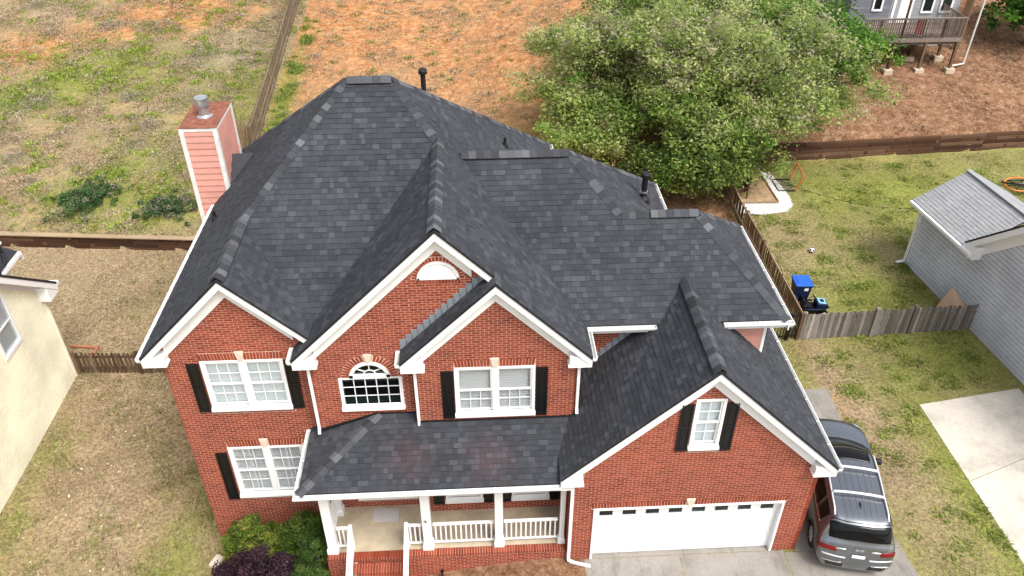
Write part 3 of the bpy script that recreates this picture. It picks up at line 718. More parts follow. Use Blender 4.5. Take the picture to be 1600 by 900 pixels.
gutter((XL, 1.72, ZE), (XL, 9.05, ZE), (-1, 0, 0)); gutter((XL, 11.1, ZE), (XL, 12.69, ZE), (-1, 0, 0))
gutter((5.022, 2.25, 6.10), (5.022, 6.91, 6.10), (1, 0, 0)); gutter((3.006, 6.95, 6.10), (3.006, 9.62, 6.10), (1, 0, 0)); gutter((XR, 9.66, ZE), (XR, 12.69, ZE), (1, 0, 0))
gutter((XR, 1.20, ZE), (XR, 2.36, ZE), (1, 0, 0)); gutter((5.891, -.29, 3.54), (5.891, 6.2, 3.54), (1, 0, 0))
gutter((-7.232, 1.45, ZE), (-7.232, 1.99, ZE), (-1, 0, 0)); gutter((-4.662, 1.19, ZE), (-4.662, 1.73, ZE), (-1, 0, 0))
gutter((-7.35, -.2, 3.29), (-.92, -.2, 3.29), (0, -1, 0)); gutter((-7.23, -.2, 3.29), (-7.23, 1.99, 3.29), (-1, 0, 0))
# soffits (eave undersides)
m = MB(); m.r = .5
m.box(XL+.03, -10.44, 2.02, 12.5, 5.83, 5.86); m.box(XR-.26, XR-.03, 1.5, 2.72, 5.83, 5.86); m.box(XR, 1.7, 2.4, 2.76, 5.86, 5.88); m.box(3.3, 5.0, 2.4, 2.76, 5.86, 5.88)
m.box(4.68, 4.99, 2.77, 6.6, 5.86, 5.88); m.box(5.6, 5.87, .02, 6.1, 3.29, 3.31); m.build('soffit', M['white'], HOUSE)
def spout(pts, w=.075, d=.055):
    m = MB(); m.r = .5; P = [Vector(p) for p in pts]
    for a, b in zip(P[:-1], P[1:]):
        e = (b-a).normalized()*.02; m.beam(a-e, b+e, w, d, (0, 1, 0) if abs((b-a).normalized().y) < .7 else (1, 0, 0))
    return m.build('downspout', M['white'], HOUSE, bevel=.008)
spout([(-7.16, YB-.13, 5.95), (-6.93, YB-.06, 5.72), (-6.93, YB-.05, 3.62), (-6.93, YB-.14, 3.50)])
spout([(-4.60, YC-.13, 5.95), (-4.35, YC-.06, 5.72), (-4.35, YC-.05, 4.02), (-4.35, YC-.14, 3.94)])
spout([(-.18, YC-.13, 5.95), (-.37, YC-.06, 5.72), (-.37, YC-.05, 4.25), (-.37, YC-.14, 4.14)])
spout([(-1.02, -.27, 3.2), (-.82, -.16, 3.06), (-.58, -.07, 2.95), (-.575, -.06, .25), (-.57, -.09, .10), (-.45, -.14, .06), (-.02, -.28, .06)], .085, .06)
spout([(3.46, 2.30, 6.0), (3.46, 2.45, 5.80), (3.46, 2.66, 5.62), (3.46, 2.69, 5.45)])
# stepped flashing
def step_flash(y, x0, z0, x1, z1, n):
    t = empty('step_flashing', parent=HOUSE)
    for i in range(n):
        a, b = i/n, (i+1)/n; xa, xb = x0+(x1-x0)*a, x0+(x1-x0)*b; zt = z0+(z1-z0)*((a+b)/2)
        m = MB(); m.r = .3; m.prism([(xa, y-.022, z0+(z1-z0)*a-.10), (xb+.015, y-.022, z0+(z1-z0)*b-.10), (xb+.015, y-.022, zt+.24), (xa, y-.022, zt+.24)], (0, .012, 0)); m.build('flashing', M['flash'], t)
step_flash(YB, -4.66, 6.10, -2.60, 8.12, 14); step_flash(2.75, .20, 4.62, 1.62, 6.0, 9)
m = MB(); m.r = .5; m.box(-4.40, -.42, YC-.03, YC-.008, 3.80, 3.955); m.box(-5.4, -4.42, YB-.03, YB-.008, 3.90, 4.03)
m.prism([(-6.97, YB-.03, 3.40), (-5.40, YB-.03, 3.95), (-5.40, YB-.03, 4.06), (-6.97, YB-.03, 3.52)], (0, .022, 0)); m.build('roof_flashing', M['ventblack'], HOUSE)
# ---- windows
PANE = {}
def pane(t, x0, x1, z0, z1, y, mat='glass'):
    k = (round(x1-x0, 3), round(z1-z0, 3), mat)
    if k not in PANE:
        m = MB(); m.box(-k[0]/2, k[0]/2, -.003, .003, -k[1]/2, k[1]/2); PANE[k] = m.mesh('pane', M[mat])
    inst('pane', PANE[k], ((x0+x1)/2, y, (z0+z1)/2), t)
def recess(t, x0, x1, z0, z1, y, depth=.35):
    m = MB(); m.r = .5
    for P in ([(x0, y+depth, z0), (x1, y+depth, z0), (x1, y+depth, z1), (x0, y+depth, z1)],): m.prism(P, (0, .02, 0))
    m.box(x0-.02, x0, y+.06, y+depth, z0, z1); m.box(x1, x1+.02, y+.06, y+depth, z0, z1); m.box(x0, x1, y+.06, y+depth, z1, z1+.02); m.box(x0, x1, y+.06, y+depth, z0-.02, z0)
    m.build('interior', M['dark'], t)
def sash(t, x0, x1, z0, z1, y, nx, nz, mat='glass', st=.042):
    m = MB(); m.r = .5
    m.box(x0, x0+st, y-.02, y+.02, z0, z1); m.box(x1-st, x1, y-.02, y+.02, z0, z1); m.box(x0+st, x1-st, y-.02, y+.02, z0, z0+st*1.2); m.box(x0+st, x1-st, y-.02, y+.02, z1-st, z1); m.build('sash', M['white'], t)
    a, b, c, d = x0+st, x1-st, z0+st*1.2, z1-st; mw = .017
    for i in range(1, nx):
        x = a+(b-a)*i/nx; k = MB(); k.r = .5; k.box(x-mw/2, x+mw/2, y-.012, y+.012, c, d); k.build('muntin', M['white'], t)
    for j in range(1, nz):
        z = c+(d-c)*j/nz; k = MB(); k.r = .5; k.box(a, b, y-.010, y+.010, z-mw/2, z+mw/2); k.build('muntin', M['white'], t)
    for i in range(nx):
        for j in range(nz): pane(t, a+(b-a)*i/nx, a+(b-a)*(i+1)/nx, c+(d-c)*j/nz, c+(d-c)*(j+1)/nz, y+.004, mat)
def slats(t, x0, x1, z0, z1, y, pitch=.052, tilt=.5, stile=False):
    m = MB(); m.r = .5; z = z0+pitch*.6; w = pitch*.42
    while z < z1-pitch*.3:
        dy, dz = w*math.cos(tilt), w*math.sin(tilt)
        m.prism([(x0, y-dy, z-dz), (x0, y+dy, z+dz), (x0, y+dy, z+dz+.004), (x0, y-dy, z-dz+.004)], (x1-x0, 0, 0)); z += pitch
    m.box(x0, x1, y-.025, y+.025, z1-.05, z1); m.box(x0, x1, y-.02, y+.02, z0, z0+.02)
    if stile:
        for x in (x0, (x0+x1)/2-.028, x1-.056): m.box(x, x+.056, y-.02, y+.02, z0, z1)
    tag(m.build('blind', M['blind'], t), kind='stuff')
def window(y, s0, s1, z0, z1, units=2, kind='shade', nx=3, nz=2, sillh=.15, tops=True):
    t = empty('window', parent=HOUSE); fw_ = .075; mull = .13
    m = MB(); m.r = .5
    m.box(s0, s0+fw_, y-.03, y+.10, z0, z1); m.box(s1-fw_, s1, y-.03, y+.10, z0, z1); m.box(s0+fw_, s1-fw_, y-.03, y+.10, z1-.06, z1)
    w = (s1-s0-2*fw_-(units-1)*mull)/units; xs_ = []
    for i in range(units):
        a = s0+fw_+i*(w+mull); xs_.append((a, a+w))
        if i: m.box(a-mull, a, y-.025, y+.10, z0+sillh, z1-.06)
    m.build('frame', M['white'], t, bevel=.004)
    m = MB(); m.r = .5; m.prism([(s0-.02, y-.085, z0), (s0-.02, y+.02, z0), (s0-.02, y+.02, z0+sillh), (s0-.02, y-.055, z0+sillh*.55), (s0-.02, y-.085, z0+sillh*.5)], (s1-s0+.04, 0, 0)); m.build('sill', M['white'], t, bevel=.006)
    zb, zt = z0+sillh, z1-.06; zm = (zb+zt)/2
    for (a, b) in xs_:
        sash(t, a, b, zm-.02, zt, y+.02, nx, nz) if tops else sash(t, a, b, zm-.02, zt, y+.02, 1, 1)
        sash(t, a, b, zb, zm+.02, y+.055, nx, nz)
        if kind == 'shade':
            k = MB(); k.r = .5; k.box(a, b, y+.10, y+.115, zb, zt); k.build('shade', M['shade'], t)
        elif kind == 'blind': slats(t, a+.01, b-.01, zb+.02, zt, y+.115, .075, .30)
        elif kind == 'plantation':
            slats(t, a+.01, b-.01, zb, zm-.06, y+.11, .095, .2, True); slats(t, a+.01, b-.01, zm-.03, zt, y+.11, .095, .2, True)
    recess(t, s0+.01, s1-.01, zb, zt, y); return t
window(YA, *WA1, kind='shade'); window(YA, *WA0, kind='plantation'); window(YC, *WC1, kind='blind', tops=False)
window(0, *WG, units=1, kind='shade', nx=2); window(YC, *WP1, units=1, kind='shade', nx=2); window(YC, *WP2, units=1, kind='shade', nx=2)
window(YB, *WP0, units=3, kind='shade', nx=1, nz=1)
def arch_window():
    t = empty('arched_window', parent=HOUSE); s0, s1, z0, z1 = WB; y = YB; st = .085
    m = MB(); m.r = .5; m.box(s0, s0+st, y-.03, y+.1, z0+.02, z1+.005); m.box(s1-st, s1, y-.03, y+.1, z0+.02, z1+.005); m.box(s0+st, s1-st, y-.03, y+.1, z1-.03, z1+.005)
    m.build('frame', M['white'], t)
    m = MB(); m.r = .5; m.prism([(s0-.01, y-.08, z0), (s0-.01, y+.02, z0), (s0-.01, y+.02, z0+.16), (s0-.01, y-.05, z0+.10)], (s1-s0+.02, 0, 0)); m.build('sill', M['white'], t)
    a, b, c, d = s0+st, s1-st, z0+.15, z1-.03; nx, nz = 5, 3
    for i in range(1, nx):
        x = a+(b-a)*i/nx; k = MB(); k.r = .5; k.box(x-.011, x+.011, y+.008, y+.032, c, d); k.build('muntin', M['white'], t)
    for j in range(1, nz):
        z = c+(d-c)*j/nz; k = MB(); k.r = .5; k.box(a, b, y+.010, y+.030, z-.011, z+.011); k.build('muntin', M['white'], t)
    for i in range(nx):
        for j in range(nz): pane(t, a+(b-a)*i/nx, a+(b-a)*(i+1)/nx, c+(d-c)*j/nz, c+(d-c)*(j+1)/nz, y+.024, 'dglass')
    k = MB(); k.r = .5; k.box(a, b, y+.10, y+.34, c-.02, c+.012); k.build('inner_ledge', M['green_int'], t)
    sc, zc, r = ARB; n = 24; m = MB(); m.r = .5
    for i in range(n):
        a0, a1 = math.pi*i/n, math.pi*(i+1)/n
        m.prism([(sc+math.cos(q)*rr, y-.03, zc+math.sin(q)*rr) for q, rr in ((a0, r-.085), (a0, r+.005), (a1, r+.005), (a1, r-.085))], (0, .13, 0))
    m.box(sc-r, sc+r, y-.03, y+.1, zc-.0, zc+.095); m.build('arch_frame', M['white'], t)
    for ang in (.62, math.pi/2, math.pi-.62):
        k = MB(); k.r = .5; k.beam((sc+.13*math.cos(ang), y+.02, zc+.10+.13*math.sin(ang)), (sc+(r-.09)*math.cos(ang), y+.02, zc+(r-.06)*math.sin(ang)+.02), .022, .022, (0, 1, 0)); k.build('muntin', M['white'], t)
    k = MB(); k.r = .5
    for i in range(12):
        a0, a1 = math.pi*i/12, math.pi*(i+1)/12
        k.beam((sc+.14*math.cos(a0), y+.02, zc+.095+.12*math.sin(a0)), (sc+.14*math.cos(a1), y+.02, zc+.095+.12*math.sin(a1)), .022, .022, (0, 1, 0))
    k.build('muntin', M['white'], t)
    k = MB(); k.r = .5; k.prism([(sc+math.cos(math.pi*i/20)*(r-.06), y+.028, zc+.05+math.sin(math.pi*i/20)*(r-.11)) for i in range(21)], (0, .006, 0)); k.build('pane', M['dglass'], t)
    recess(t, s0+.02, s1-.02, z0+.1, z1+.4, y, .9)
arch_window()
def gable_vent():
    sc, zc, r = VENT; t = empty('gable_vent', parent=HOUSE); n = 24; y = YB
    m = MB(); m.r = .5
    for i in range(n):
        a0, a1 = math.pi*i/n, math.pi*(i+1)/n
        m.prism([(sc+math.cos(q)*rr, y-.035, zc+math.sin(q)*rr) for q, rr in ((a0, r-.05), (a0, r+.01), (a1, r+.01), (a1, r-.05))], (0, .08, 0))
    m.box(sc-r, sc+r, y-.035, y+.045, zc, zc+.045); m.build('frame', M['white'], t)
    for j in range(6):
        z = zc+.05+j*.066; w = math.sqrt(max(0, (r-.03)**2-(z-zc)**2))
        k = MB(); k.r = .5; k.prism([(sc-w, y-.025, z), (sc-w, y+.04, z+.062), (sc-w, y+.05, z+.055), (sc-w, y-.015, z-.006)], (2*w, 0, 0)); k.build('louver', M['white'], t)
    k = MB(); k.r = .5; k.prism([(sc+math.cos(math.pi*i/20)*r, y+.06, zc+math.sin(math.pi*i/20)*r) for i in range(21)], (0, .01, 0)); k.build('backing', M['dark'], t)
gable_vent()
def shutter(y, x0, x1, z0, z1):
    t = empty('shutter', parent=HOUSE); st = .05; h = z1-z0
    m = MB(); m.r = .5; m.box(x0, x1, y-.025, y-.012, z0, z1); m.box(x0, x0+st, y-.045, y-.02, z0, z1); m.box(x1-st, x1, y-.045, y-.02, z0, z1)
    for z in (z0, z0+h*.49, z1-.07): m.box(x0+st, x1-st, y-.045, y-.02, z, z+.07)
    m.build('shutter_frame', M['black'], t, bevel=.004)
    for a, b in ((z0+.07, z0+h*.49), (z0+h*.49+.07, z1-.07)):
        k = MB(); k.r = .5; k.box(x0+st+.02, x1-st-.02, y-.036, y-.02, a+.02, b-.02); k.build('shutter_panel', M['black'], t, bevel=.012)
for y, x0, x1, z0, z1 in ((YA, -9.92, -9.62, 4.04, 5.65), (YA, -7.56, -7.27, 4.06, 5.66), (YA, -9.87, -9.57, .66, 2.52), (YA, -7.52, -7.24, .66, 2.55), (YC, -3.73, -3.43, 4.02, 5.59), (YC, -1.41, -1.12, 4.03, 5.63),
                          (0, 1.83, 2.12, 4.10, 5.64), (0, 2.89, 3.18, 4.07, 5.64), (YC, -4.16, -3.86, .72, 2.5), (YC, -2.78, -2.50, .72, 2.5), (YC, -2.32, -2.02, .72, 2.5), (YC, -.96, -.68, .72, 2.5)):
    shutter(y, x0, x1, z0, z1)
def garage_door():
    t = empty('garage_door', parent=HOUSE); x0, x1, zt = 0.0, 4.95, 2.06; yd = .13
    m = MB(); m.r = .5; m.box(x0, x0+.06, -.035, yd+.05, 0.015, zt); m.box(x1-.06, x1, -.035, yd+.05, .015, zt); m.box(x0+.06, x1-.06, -.035, yd+.05, zt-.06, zt); m.build('door_frame', M['white'], t, bevel=.004)
    a, b = x0+.06, x1-.06; rows = [(.03, .50), (.505, .985), (.99, 1.47), (1.475, 2.0)]; n = 8
    for ri, (z0, z1) in enumerate(rows):
        k = MB(); k.r = .5
        if ri < 3: k.box(a, b, yd, yd+.04, z0, z1)
        else:
            pw = (b-a)/n; k.box(a, b, yd, yd+.04, z0, 1.60); k.box(a, b, yd, yd+.04, 1.845, z1)
            for i in range(n+1):
                xa = a+i*pw-.125 if i else a; xb = a+i*pw+.125 if i < n else b; k.box(max(a, xa), min(b, xb), yd, yd+.04, 1.60, 1.845)
        k.build('door_section', M['white'], t, bevel=.004)
    pw = (b-a)/n
    for i in range(n):
        xa, xb = a+i*pw+.125, a+(i+1)*pw-.125
        pane(t, xa, xb, 1.60, 1.845, yd+.015, 'dglass')
        k = MB(); k.r = .5
        for (p, q, r_, s_) in ((xa-.02, xb+.02, 1.58, 1.603), (xa-.02, xb+.02, 1.842, 1.865), (xa-.02, xa+.003, 1.603, 1.842), (xb-.003, xb+.02, 1.603, 1.842)): k.box(p, q, yd-.008, yd+.0, r_, s_)
        k.build('pane_trim', M['white'], t)
        for (z0, z1) in rows[:3]:
            k = MB(); k.r = .5; k.box(a+i*pw+.06, a+(i+1)*pw-.06, yd-.007, yd, z0+.075, z1-.075); k.build('door_panel', M['white'], t, bevel=.006)
    k = MB(); k.box(x0+.08, x1-.08, yd+.30, yd+.32, .1, 2.0); k.build('interior', M['dark'], t)
garage_door()
# ---- porch
def porch():
    m = MB(); m.r = .5; m.box(-6.94, -.63, .25, 1.74, .25, .4); m.build('porch_floor', M['floor'], HOUSE)
    m = MB(); m.r = .5; m.box(-7.1, -.64, .22, .46, 2.90, 3.17); m.box(-7.1, -6.86, .46, 1.98, 2.90, 3.17); m.build('porch_beam', M['white'], HOUSE, bevel=.006)
    m = MB(); m.r = .5; m.box(-7.2, -.64, -.17, 1.73, 3.175, 3.20); m.build('porch_ceiling', M['white'], HOUSE)
    for x0, x1, y0 in ((-6.94, -6.66, .20), (-4.42, -4.15, .20), (-2.53, -2.28, .20), (-.83, -.66, .22), (-6.93, -6.68, 1.45)):
        c = empty('column', parent=HOUSE); w = x1-x0; b = MB(); b.r = .5
        b.box(x0+.02, x1-.02, y0+.02, y0+w-.02, .4, 2.91); b.build('shaft', M['white'], c, bevel=.008)
        b = MB(); b.r = .5; b.box(x0-.012, x1+.012, y0-.012, y0+w+.012, .398, .56); b.box(x0+.0, x1-.0, y0+.0, y0+w-.0, .56, .60); b.build('plinth', M['white'], c, bevel=.006)
        b = MB(); b.r = .5; b.box(x0-.005, x1+.005, y0-.005, y0+w+.005, 2.80, 2.905); b.build('capital', M['white'], c, bevel=.006)
    def rail(p, q, n, z0=.52, z1=1.25, dz=0):
        t = empty('railing', parent=HOUSE); p, q = Vector((*p, 0)), Vector((*q, 0)); D = Vector((0, 0, dz))
        for z, h in ((z0, .05), (z1, .055)):
            b = MB(); b.r = .5; b.beam(p+Vector((0, 0, z)), q+Vector((0, 0, z))+D, .075 if z == z1 else .05, h); b.build('rail', M['white'], t, bevel=.006)
        k = MB(); k.r = .5; k.box(-.019, .019, -.019, .019, z0, z1); me = k.mesh('baluster', M['white'])
        for i in range(n):
            f = (i+.5)/n; inst('baluster', me, p+(q-p)*f+D*f, t)
    yr = .37
    rail((-4.14, yr), (-2.54, yr), 12); rail((-2.27, yr), (-.85, yr), 11); rail((-4.80, yr), (-4.43, yr), 3); rail((-6.65, yr), (-6.31, yr), 3); rail((-6.84, .5), (-6.84, 1.44), 8)
    for x in (-6.28, -4.83):
        t = empty('stair_rail', parent=HOUSE); b = MB(); b.r = .5; b.box(x-.045, x+.045, yr-.045, yr+.045, .4, 1.34); b.build('newel_post', M['white'], t, bevel=.006)
        b = MB(); b.r = .5; b.box(x-.045, x+.045, -1.19, -1.10, -.4, .60); b.build('newel_post', M['white'], t, bevel=.006)
        b = MB(); b.r = .5; b.beam((x, yr, 1.30), (x, -1.2, .53), .095, .06); b.build('rail', M['white'], t, bevel=.006)
        b = MB(); b.r = .5; b.beam((x, yr, .62), (x, -1.2, -.15), .05, .05); b.build('rail', M['white'], t)
        for i in range(8):
            f = (i+.7)/8.6; yy = yr+(-1.2-yr)*f; zz = .62-.77*f
            b = MB(); b.r = .5; b.box(x-.018, x+.018, yy-.018, yy+.018, zz, zz+.68); b.build('baluster', M['white'], t)
    b = MB(); b.r = .5; b.tube([(-4.29, .205, 1.55), (-4.29, .15, 1.60), (-4.27, .13, 1.66), (-4.31, .13, 1.70), (-4.33, .15, 1.66)], .014, 6); b.build('column_hook', M['ventblack'], HOUSE)
porch()
m = MB(); m.r = .5; m.box(-5.86, -5.14, 1.18, 1.64, .401, .418)
tag(m.build('door_mat', M['mat'], bevel=.006), 'pale grey rectangular mat lying on the porch floor', 'mat')
# ---- roof pipes
def vent_pipe(x, y, pl, r, h, capd=None, col=False):
    z = pl[0]+pl[1]*x+pl[2]*y; t = empty('roof_pipe', parent=HOUSE)
    m = MB(); m.lathe([(r, -.15), (r, h)], (x, y, z), 16); m.build('pipe', M['ventblack'], t)
    m = MB(); n = pn(pl); m.lathe([(r*2.4, -.10), (r*2.0, .04), (r*1.15, .14)], (x, y, z), 16); m.build('boot', M['ventblack'], t)
    if capd:
        m = MB(); m.lathe([(capd*.8, -.02), (capd, .0), (capd, .09), (capd*.8, .13), (0.01, .14)], (x, y, z+h-.04), 18); m.build('pipe_cap', M['ventblack'], t)
    if col:
        m = MB(); m.lathe([(r*1.25, 0), (r*1.25, .05)], (x, y, z+h*.3), 16); m.build('collar', M['steel'], t)
vent_pipe(-4.10, 8.45, (6.09+PF*12.69, 0, -PF), .07, .74, .12); vent_pipe(-1.80, 9.15, R_, .045, .28); vent_pipe(2.16, 7.24, D1, .085, .78, .135, True); vent_pipe(-10.23, 7.13, L_, .05, .28)
# ------------------------------------------------------------------ neighbouring houses
M['yellow'] = piece('cream_siding', [(0, (.89, .86, .66)), (1, (.91, .885, .70))], .6, 6, .05, .03)
M['grey'] = piece('grey_siding', [(0, (.52, .545, .59)), (1, (.56, .585, .63))], .6, 6, .08, .03)
M['grey2'] = piece('mid_grey_siding', [(0, (.30, .31, .325)), (1, (.35, .36, .375))], .6, 6, .08, .03)
M['slate'] = piece('slate_siding', [(0, (.14, .15, .17)), (1, (.19, .20, .22))], .6, 6, .08, .03)
M['lightshingle'] = piece('grey_shingle', [(0, (.20, .203, .208)), (.1, (.32, .325, .33)), (.8, (.34, .345, .35)), (1, (.365, .37, .375))], .9, 60, .3, .4, .2)
M['foundation'] = simple('foundation', (.46, .30, .20), .9, 0, .2, 3)
def win_side(parent, T, s0, s1, z0, z1, matp='glass'):
    """window in a frame T(s, o, z)->world, o outward"""
    t = empty('window', parent=parent); d = .03
    def bar(name, a, b, c, e, o0, o1, mat='white'):
        m = MB(); m.r = .5; m.prism([T(a, o0, c), T(b, o0, c), T(b, o0, e), T(a, o0, e)], Vector(T(a, o1, c))-Vector(T(a, o0, c))); return m.build(name, M[mat], t)
    w = .1
    bar('frame', s0-w, s0, z0-w, z1+w, 0, .05); bar('frame', s1, s1+w, z0-w, z1+w, 0, .05); bar('frame', s0, s1, z1, z1+w, 0, .05); bar('sill', s0-.03, s1+.03, z0-w, z0, 0, .07)
    zm = (z0+z1)/2; bar('meeting_rail', s0, s1, zm-.025, zm+.025, .005, .04); bar('pane', s0, s1, z0, zm-.025, .0, .012, matp); bar('pane', s0, s1, zm+.025, z1, .0, .018, matp)
    bar('shade' if matp == 'glass' else 'interior', s0, s1, z0, z1, -.025, -.015, 'shade' if matp == 'glass' else 'dark')
def yellow_house():
    h = empty('neighbour_house', (0, 0, 0), 0, 'pale yellow lap sided house at the left edge with dark roof', 'house')
    X, yb = -17.6, 9.75
    T = lambda s, o, z: (X+o, s, z)
    W_ = [[(-3, -1.45), (yb, -1.45), (yb, 2.55), (3.4, 7.75), (-3, 2.6)]]
    hole = (6.72, 7.84, 1.98, 3.86)
    P = W_[0]
    pcs = [clip_half(P, -1, 0, hole[0]), clip_half(P, 1, 0, -hole[1]), clip_half(clip_half(clip_half(P, 1, 0, -hole[0]), -1, 0, hole[1]), 0, -1, hole[2]), clip_half(clip_half(clip_half(P, 1, 0, -hole[0]), -1, 0, hole[1]), 0, 1, -hole[3])]
    z = -1.45; e = .125; sheath(h, (X, 0), (0, 1), (1, 0), W_, M['yellow'])
    while z < 7.75:
        for p in pcs:
            q = clip_half(clip_half(ccw(p), 0, 1, -z-.017), 0, -1, z+e)
            if len(q) < 3 or abs(area(q)) < .004: continue
            m = MB(); f = [(X+.026, a, b) for a, b in q]; bk = [(X-.03, a, b) for a, b in q]; m.poly(f)
            for j in range(len(q)): k = (j+1) % len(q); m.poly([bk[j], bk[k], f[k], f[j]])
            m.build('siding_board', M['yellow'], h)
        z += e
    m = MB(); m.r = .5; m.box(X-.12, X+.006, -3, yb-.005, -1.7, -1.452); m.build('foundation', M['foundation'], h)
    m = MB(); m.r = .5; m.box(X-.10, X+.04, yb-.08, yb+.04, -1.45, 2.5); m.build('corner_board', M['yellow'], h)
    m = MB(); m.r = .2; m.box(X-8, X-.1, yb-.08, yb, -1.45, 2.5); m.build('rear_wall', M['yellow'], h)
    win_side(h, T, 6.82, 7.74, 2.08, 3.76)
    sl = .815; ye, ze = 10.12, 2.62; yr = 3.4; zr_ = ze+sl*(ye-yr)
    m = MB(); m.r = .4; m.prism([(X+.42, ye, ze), (X+.42, yr, zr_), (X+.42, -3.3, ze), (X+.42, -3.3, ze-.1), (X+.42, yr, zr_-.1), (X+.42, ye, ze-.1)], (-9, 0, 0)); m.build('roof', M['roofdeck'], h)
    t = empty('rake_trim', parent=h)
    for a, b, c, d, nm in ((.10, .34, X+.37, X+.40, 'fascia'), (.28, .31, X+.0, X+.37, 'soffit'), (.30, .50, X+.018, X+.045, 'frieze_board')):
        m = MB(); m.r = .5; m.prism([(c, ye, ze-a), (c, yr, zr_-a), (c, yr, zr_-b), (c, ye, ze-b)], (d-c, 0, 0)); m.build(nm, M['white'], t)
    m = MB(); m.r = .5; m.prism([(X+.02, ye, ze-.10), (X+.02, ye-.05, ze-.40), (X+.02, ye-.62, ze-.40), (X+.02, ye-.62, ze+.16)], (.36, 0, 0)); m.build('cornice_return', M['white'], h)
    m = MB(); m.r = .5; m.box(X-8, X+.44, ye-.01, ye+.11, ze-.14, ze-.02); m.build('gutter', M['white'], h)
    # rear wing with its own low roof and a flue
    m = MB(); m.r = .3; m.prism([(-19.1, 11.75, 2.86), (-22.5, 11.75, 4.3), (-22.5, 11.75, 4.2), (-19.1, 11.75, 2.76)], (0, -2.6, 0)); m.build('wing_roof', M['shingle'], h)
    m = MB(); m.r = .5; m.box(-19.1, -18.98, 9.6, 11.75, 2.72, 2.84); m.box(-22.5, -19.0, 11.75, 11.80, 2.5, 2.75); m.build('gutter', M['white'], h)
    m = MB(); m.r = .5; m.box(-22.5, -19.5, 9.7, 11.5, -1.4, 2.9); m.build('wing_wall', M['yellow'], h)
    f = empty('flue', parent=h); m = MB(); m.tube([(-19.05, 10.2, 2.2), (-19.05, 10.3, 2.95), (-18.98, 10.7, 3.05), (-19.15, 11.0, 3.25), (-19.2, 11.05, 3.6)], .06, 10); m.build('pipe', M['ventblack'], f)
    m = MB(); m.lathe([(.12, 0), (.13, .03), (.1, .08), (.01, .1)], (-19.2, 11.05, 3.6), 14); m.build('pipe_cap', M['white'], f)
yellow_house()
def grey_house():
    h = empty('neighbour_house', (0, 0, 0), 0, 'pale blue grey lap sided house at the right edge with light grey roof', 'house')
    A = Vector((14.87, 13.34, 0)); d = Vector((.095, -.9955, 0)); n = Vector((-.9955, -.095, 0))
    T = lambda s, o, z: tuple(A+d*s+n*o+Vector((0, 0, z)))
    for pcs in ([[(0, .0), (3.3, .0), (3.3, 2.62), (0, 2.62)]], [[(3.3, .0), (16, .0), (16, 3), (9.9, 8.9), (3.3, 2.75)]]):
        lap(h, M['grey'], (A.x, A.y), (d.x, d.y), (n.x, n.y), pcs, .17, .03, 0, .024); sheath(h, (A.x, A.y), (d.x, d.y), (n.x, n.y), pcs)
    m = MB(); m.r = .5; m.prism([T(0, -.12, -.3), T(16, -.12, -.3), T(16, .012, -.3), T(0, .012, -.3)], (0, 0, .32)); m.build('foundation', M['foundation'], h)
    m = MB(); m.r = .5; m.prism([T(-.0, -.1, 0), T(.09, .026, 0), T(-.026, .026, 0)], (0, 0, 2.6)); m.build('corner_board', M['white'], h)
    # rear wing roof
    P = [T(-.45, .32, 0)[:2], T(3.2, .32, 0)[:2], T(3.2, -1.75, 0)[:2], T(-.45, -1.75, 0)[:2]]
    sl = .56; a = T(0, .32, 0); pl = (2.80+sl*(n.x*a[0]+n.y*a[1]), -sl*n.x, -sl*n.y)
    RS = MB(); roof_plane(pl, [P], True, False, .14, .07, RS, h, (.3,)); tag(RS.build('shingles', M['lightshingle'], h), kind='stuff')
    sh = MB(); sh.r = .3; z2 = 2.80+sl*2.07
    sh.prism([T(-.45, -1.75, z2), T(-.45, -3.9, 2.75), T(-.45, -3.9, 2.68), T(-.45, -1.75, z2-.07)], d*3.65); sh.build('roof_slope', M['lightshingle'], h)
    k = MB(); k.r = .6; k.beam(T(-.45, -1.66, z2-.01), T(3.2, -1.66, z2-.01), .20, .05); k.build('ridge_cap', M['lightshingle'], h)
    k = MB(); k.r = .5; k.beam(T(-.45, .38, 2.72), T(3.45, .38, 2.72), .12, .12); k.build('gutter', M['white'], h, bevel=.01)
    k = MB(); k.r = .5; k.prism([T(-.4, .3, 2.55), T(3.3, .3, 2.55), T(3.3, 0, 2.55), T(-.4, 0, 2.55)], (0, 0, .02)); k.build('soffit', M['white'], h)
    k = MB(); k.r = .5; k.beam(T(-.30, .40, 2.66), T(-.08, .10, 2.48), .08, .06); k.beam(T(-.07, .09, 2.5), T(-.07, .09, .10), .09, .07); k.beam(T(-.07, .09, .12), T(-.12, .40, .05), .09, .07); k.build('downspout', M['white'], h, bevel=.008)
    k = MB(); k.r = .4; k.prism([T(-.02, -4, 0), T(-.02, .0, 0), T(-.02, .0, 2.5), T(-.02, -1.75, 3.6), T(-.02, -4, 2.5)], -d*.03); k.build('rear_wall', M['grey'], h)
    # main roof behind its rake
    s0, z0, s1, z1 = 2.95, 3.0, 9.9, 9.5
    t = empty('rake_trim', parent=h)
    for (a_, b_, o0, o1, nm, mat) in ((0, .09, -8, .36, 'roof', 'roofdeck'), (.09, .36, .32, .35, 'fascia', 'white'), (.32, .35, 0, .32, 'soffit', 'white'), (.34, .80, .032, .055, 'frieze_board', 'white')):
        m = MB(); m.r = .5; m.prism([T(s0, o0, z0-a_), T(s1, o0, z1-a_), T(s1, o0, z1-b_), T(s0, o0, z0-b_)], n*(o1-o0)); m.build(nm, M[mat], h if nm == 'roof' else t)
    m = MB(); m.r = .5; m.prism([T(s0-.05, .02, z0-.06), T(s0+.0, .02, z0-.42), T(s0+.62, .02, z0-.42), T(s0+.62, .02, z0+.1)], n*.34); m.build('cornice_return', M['white'], h)
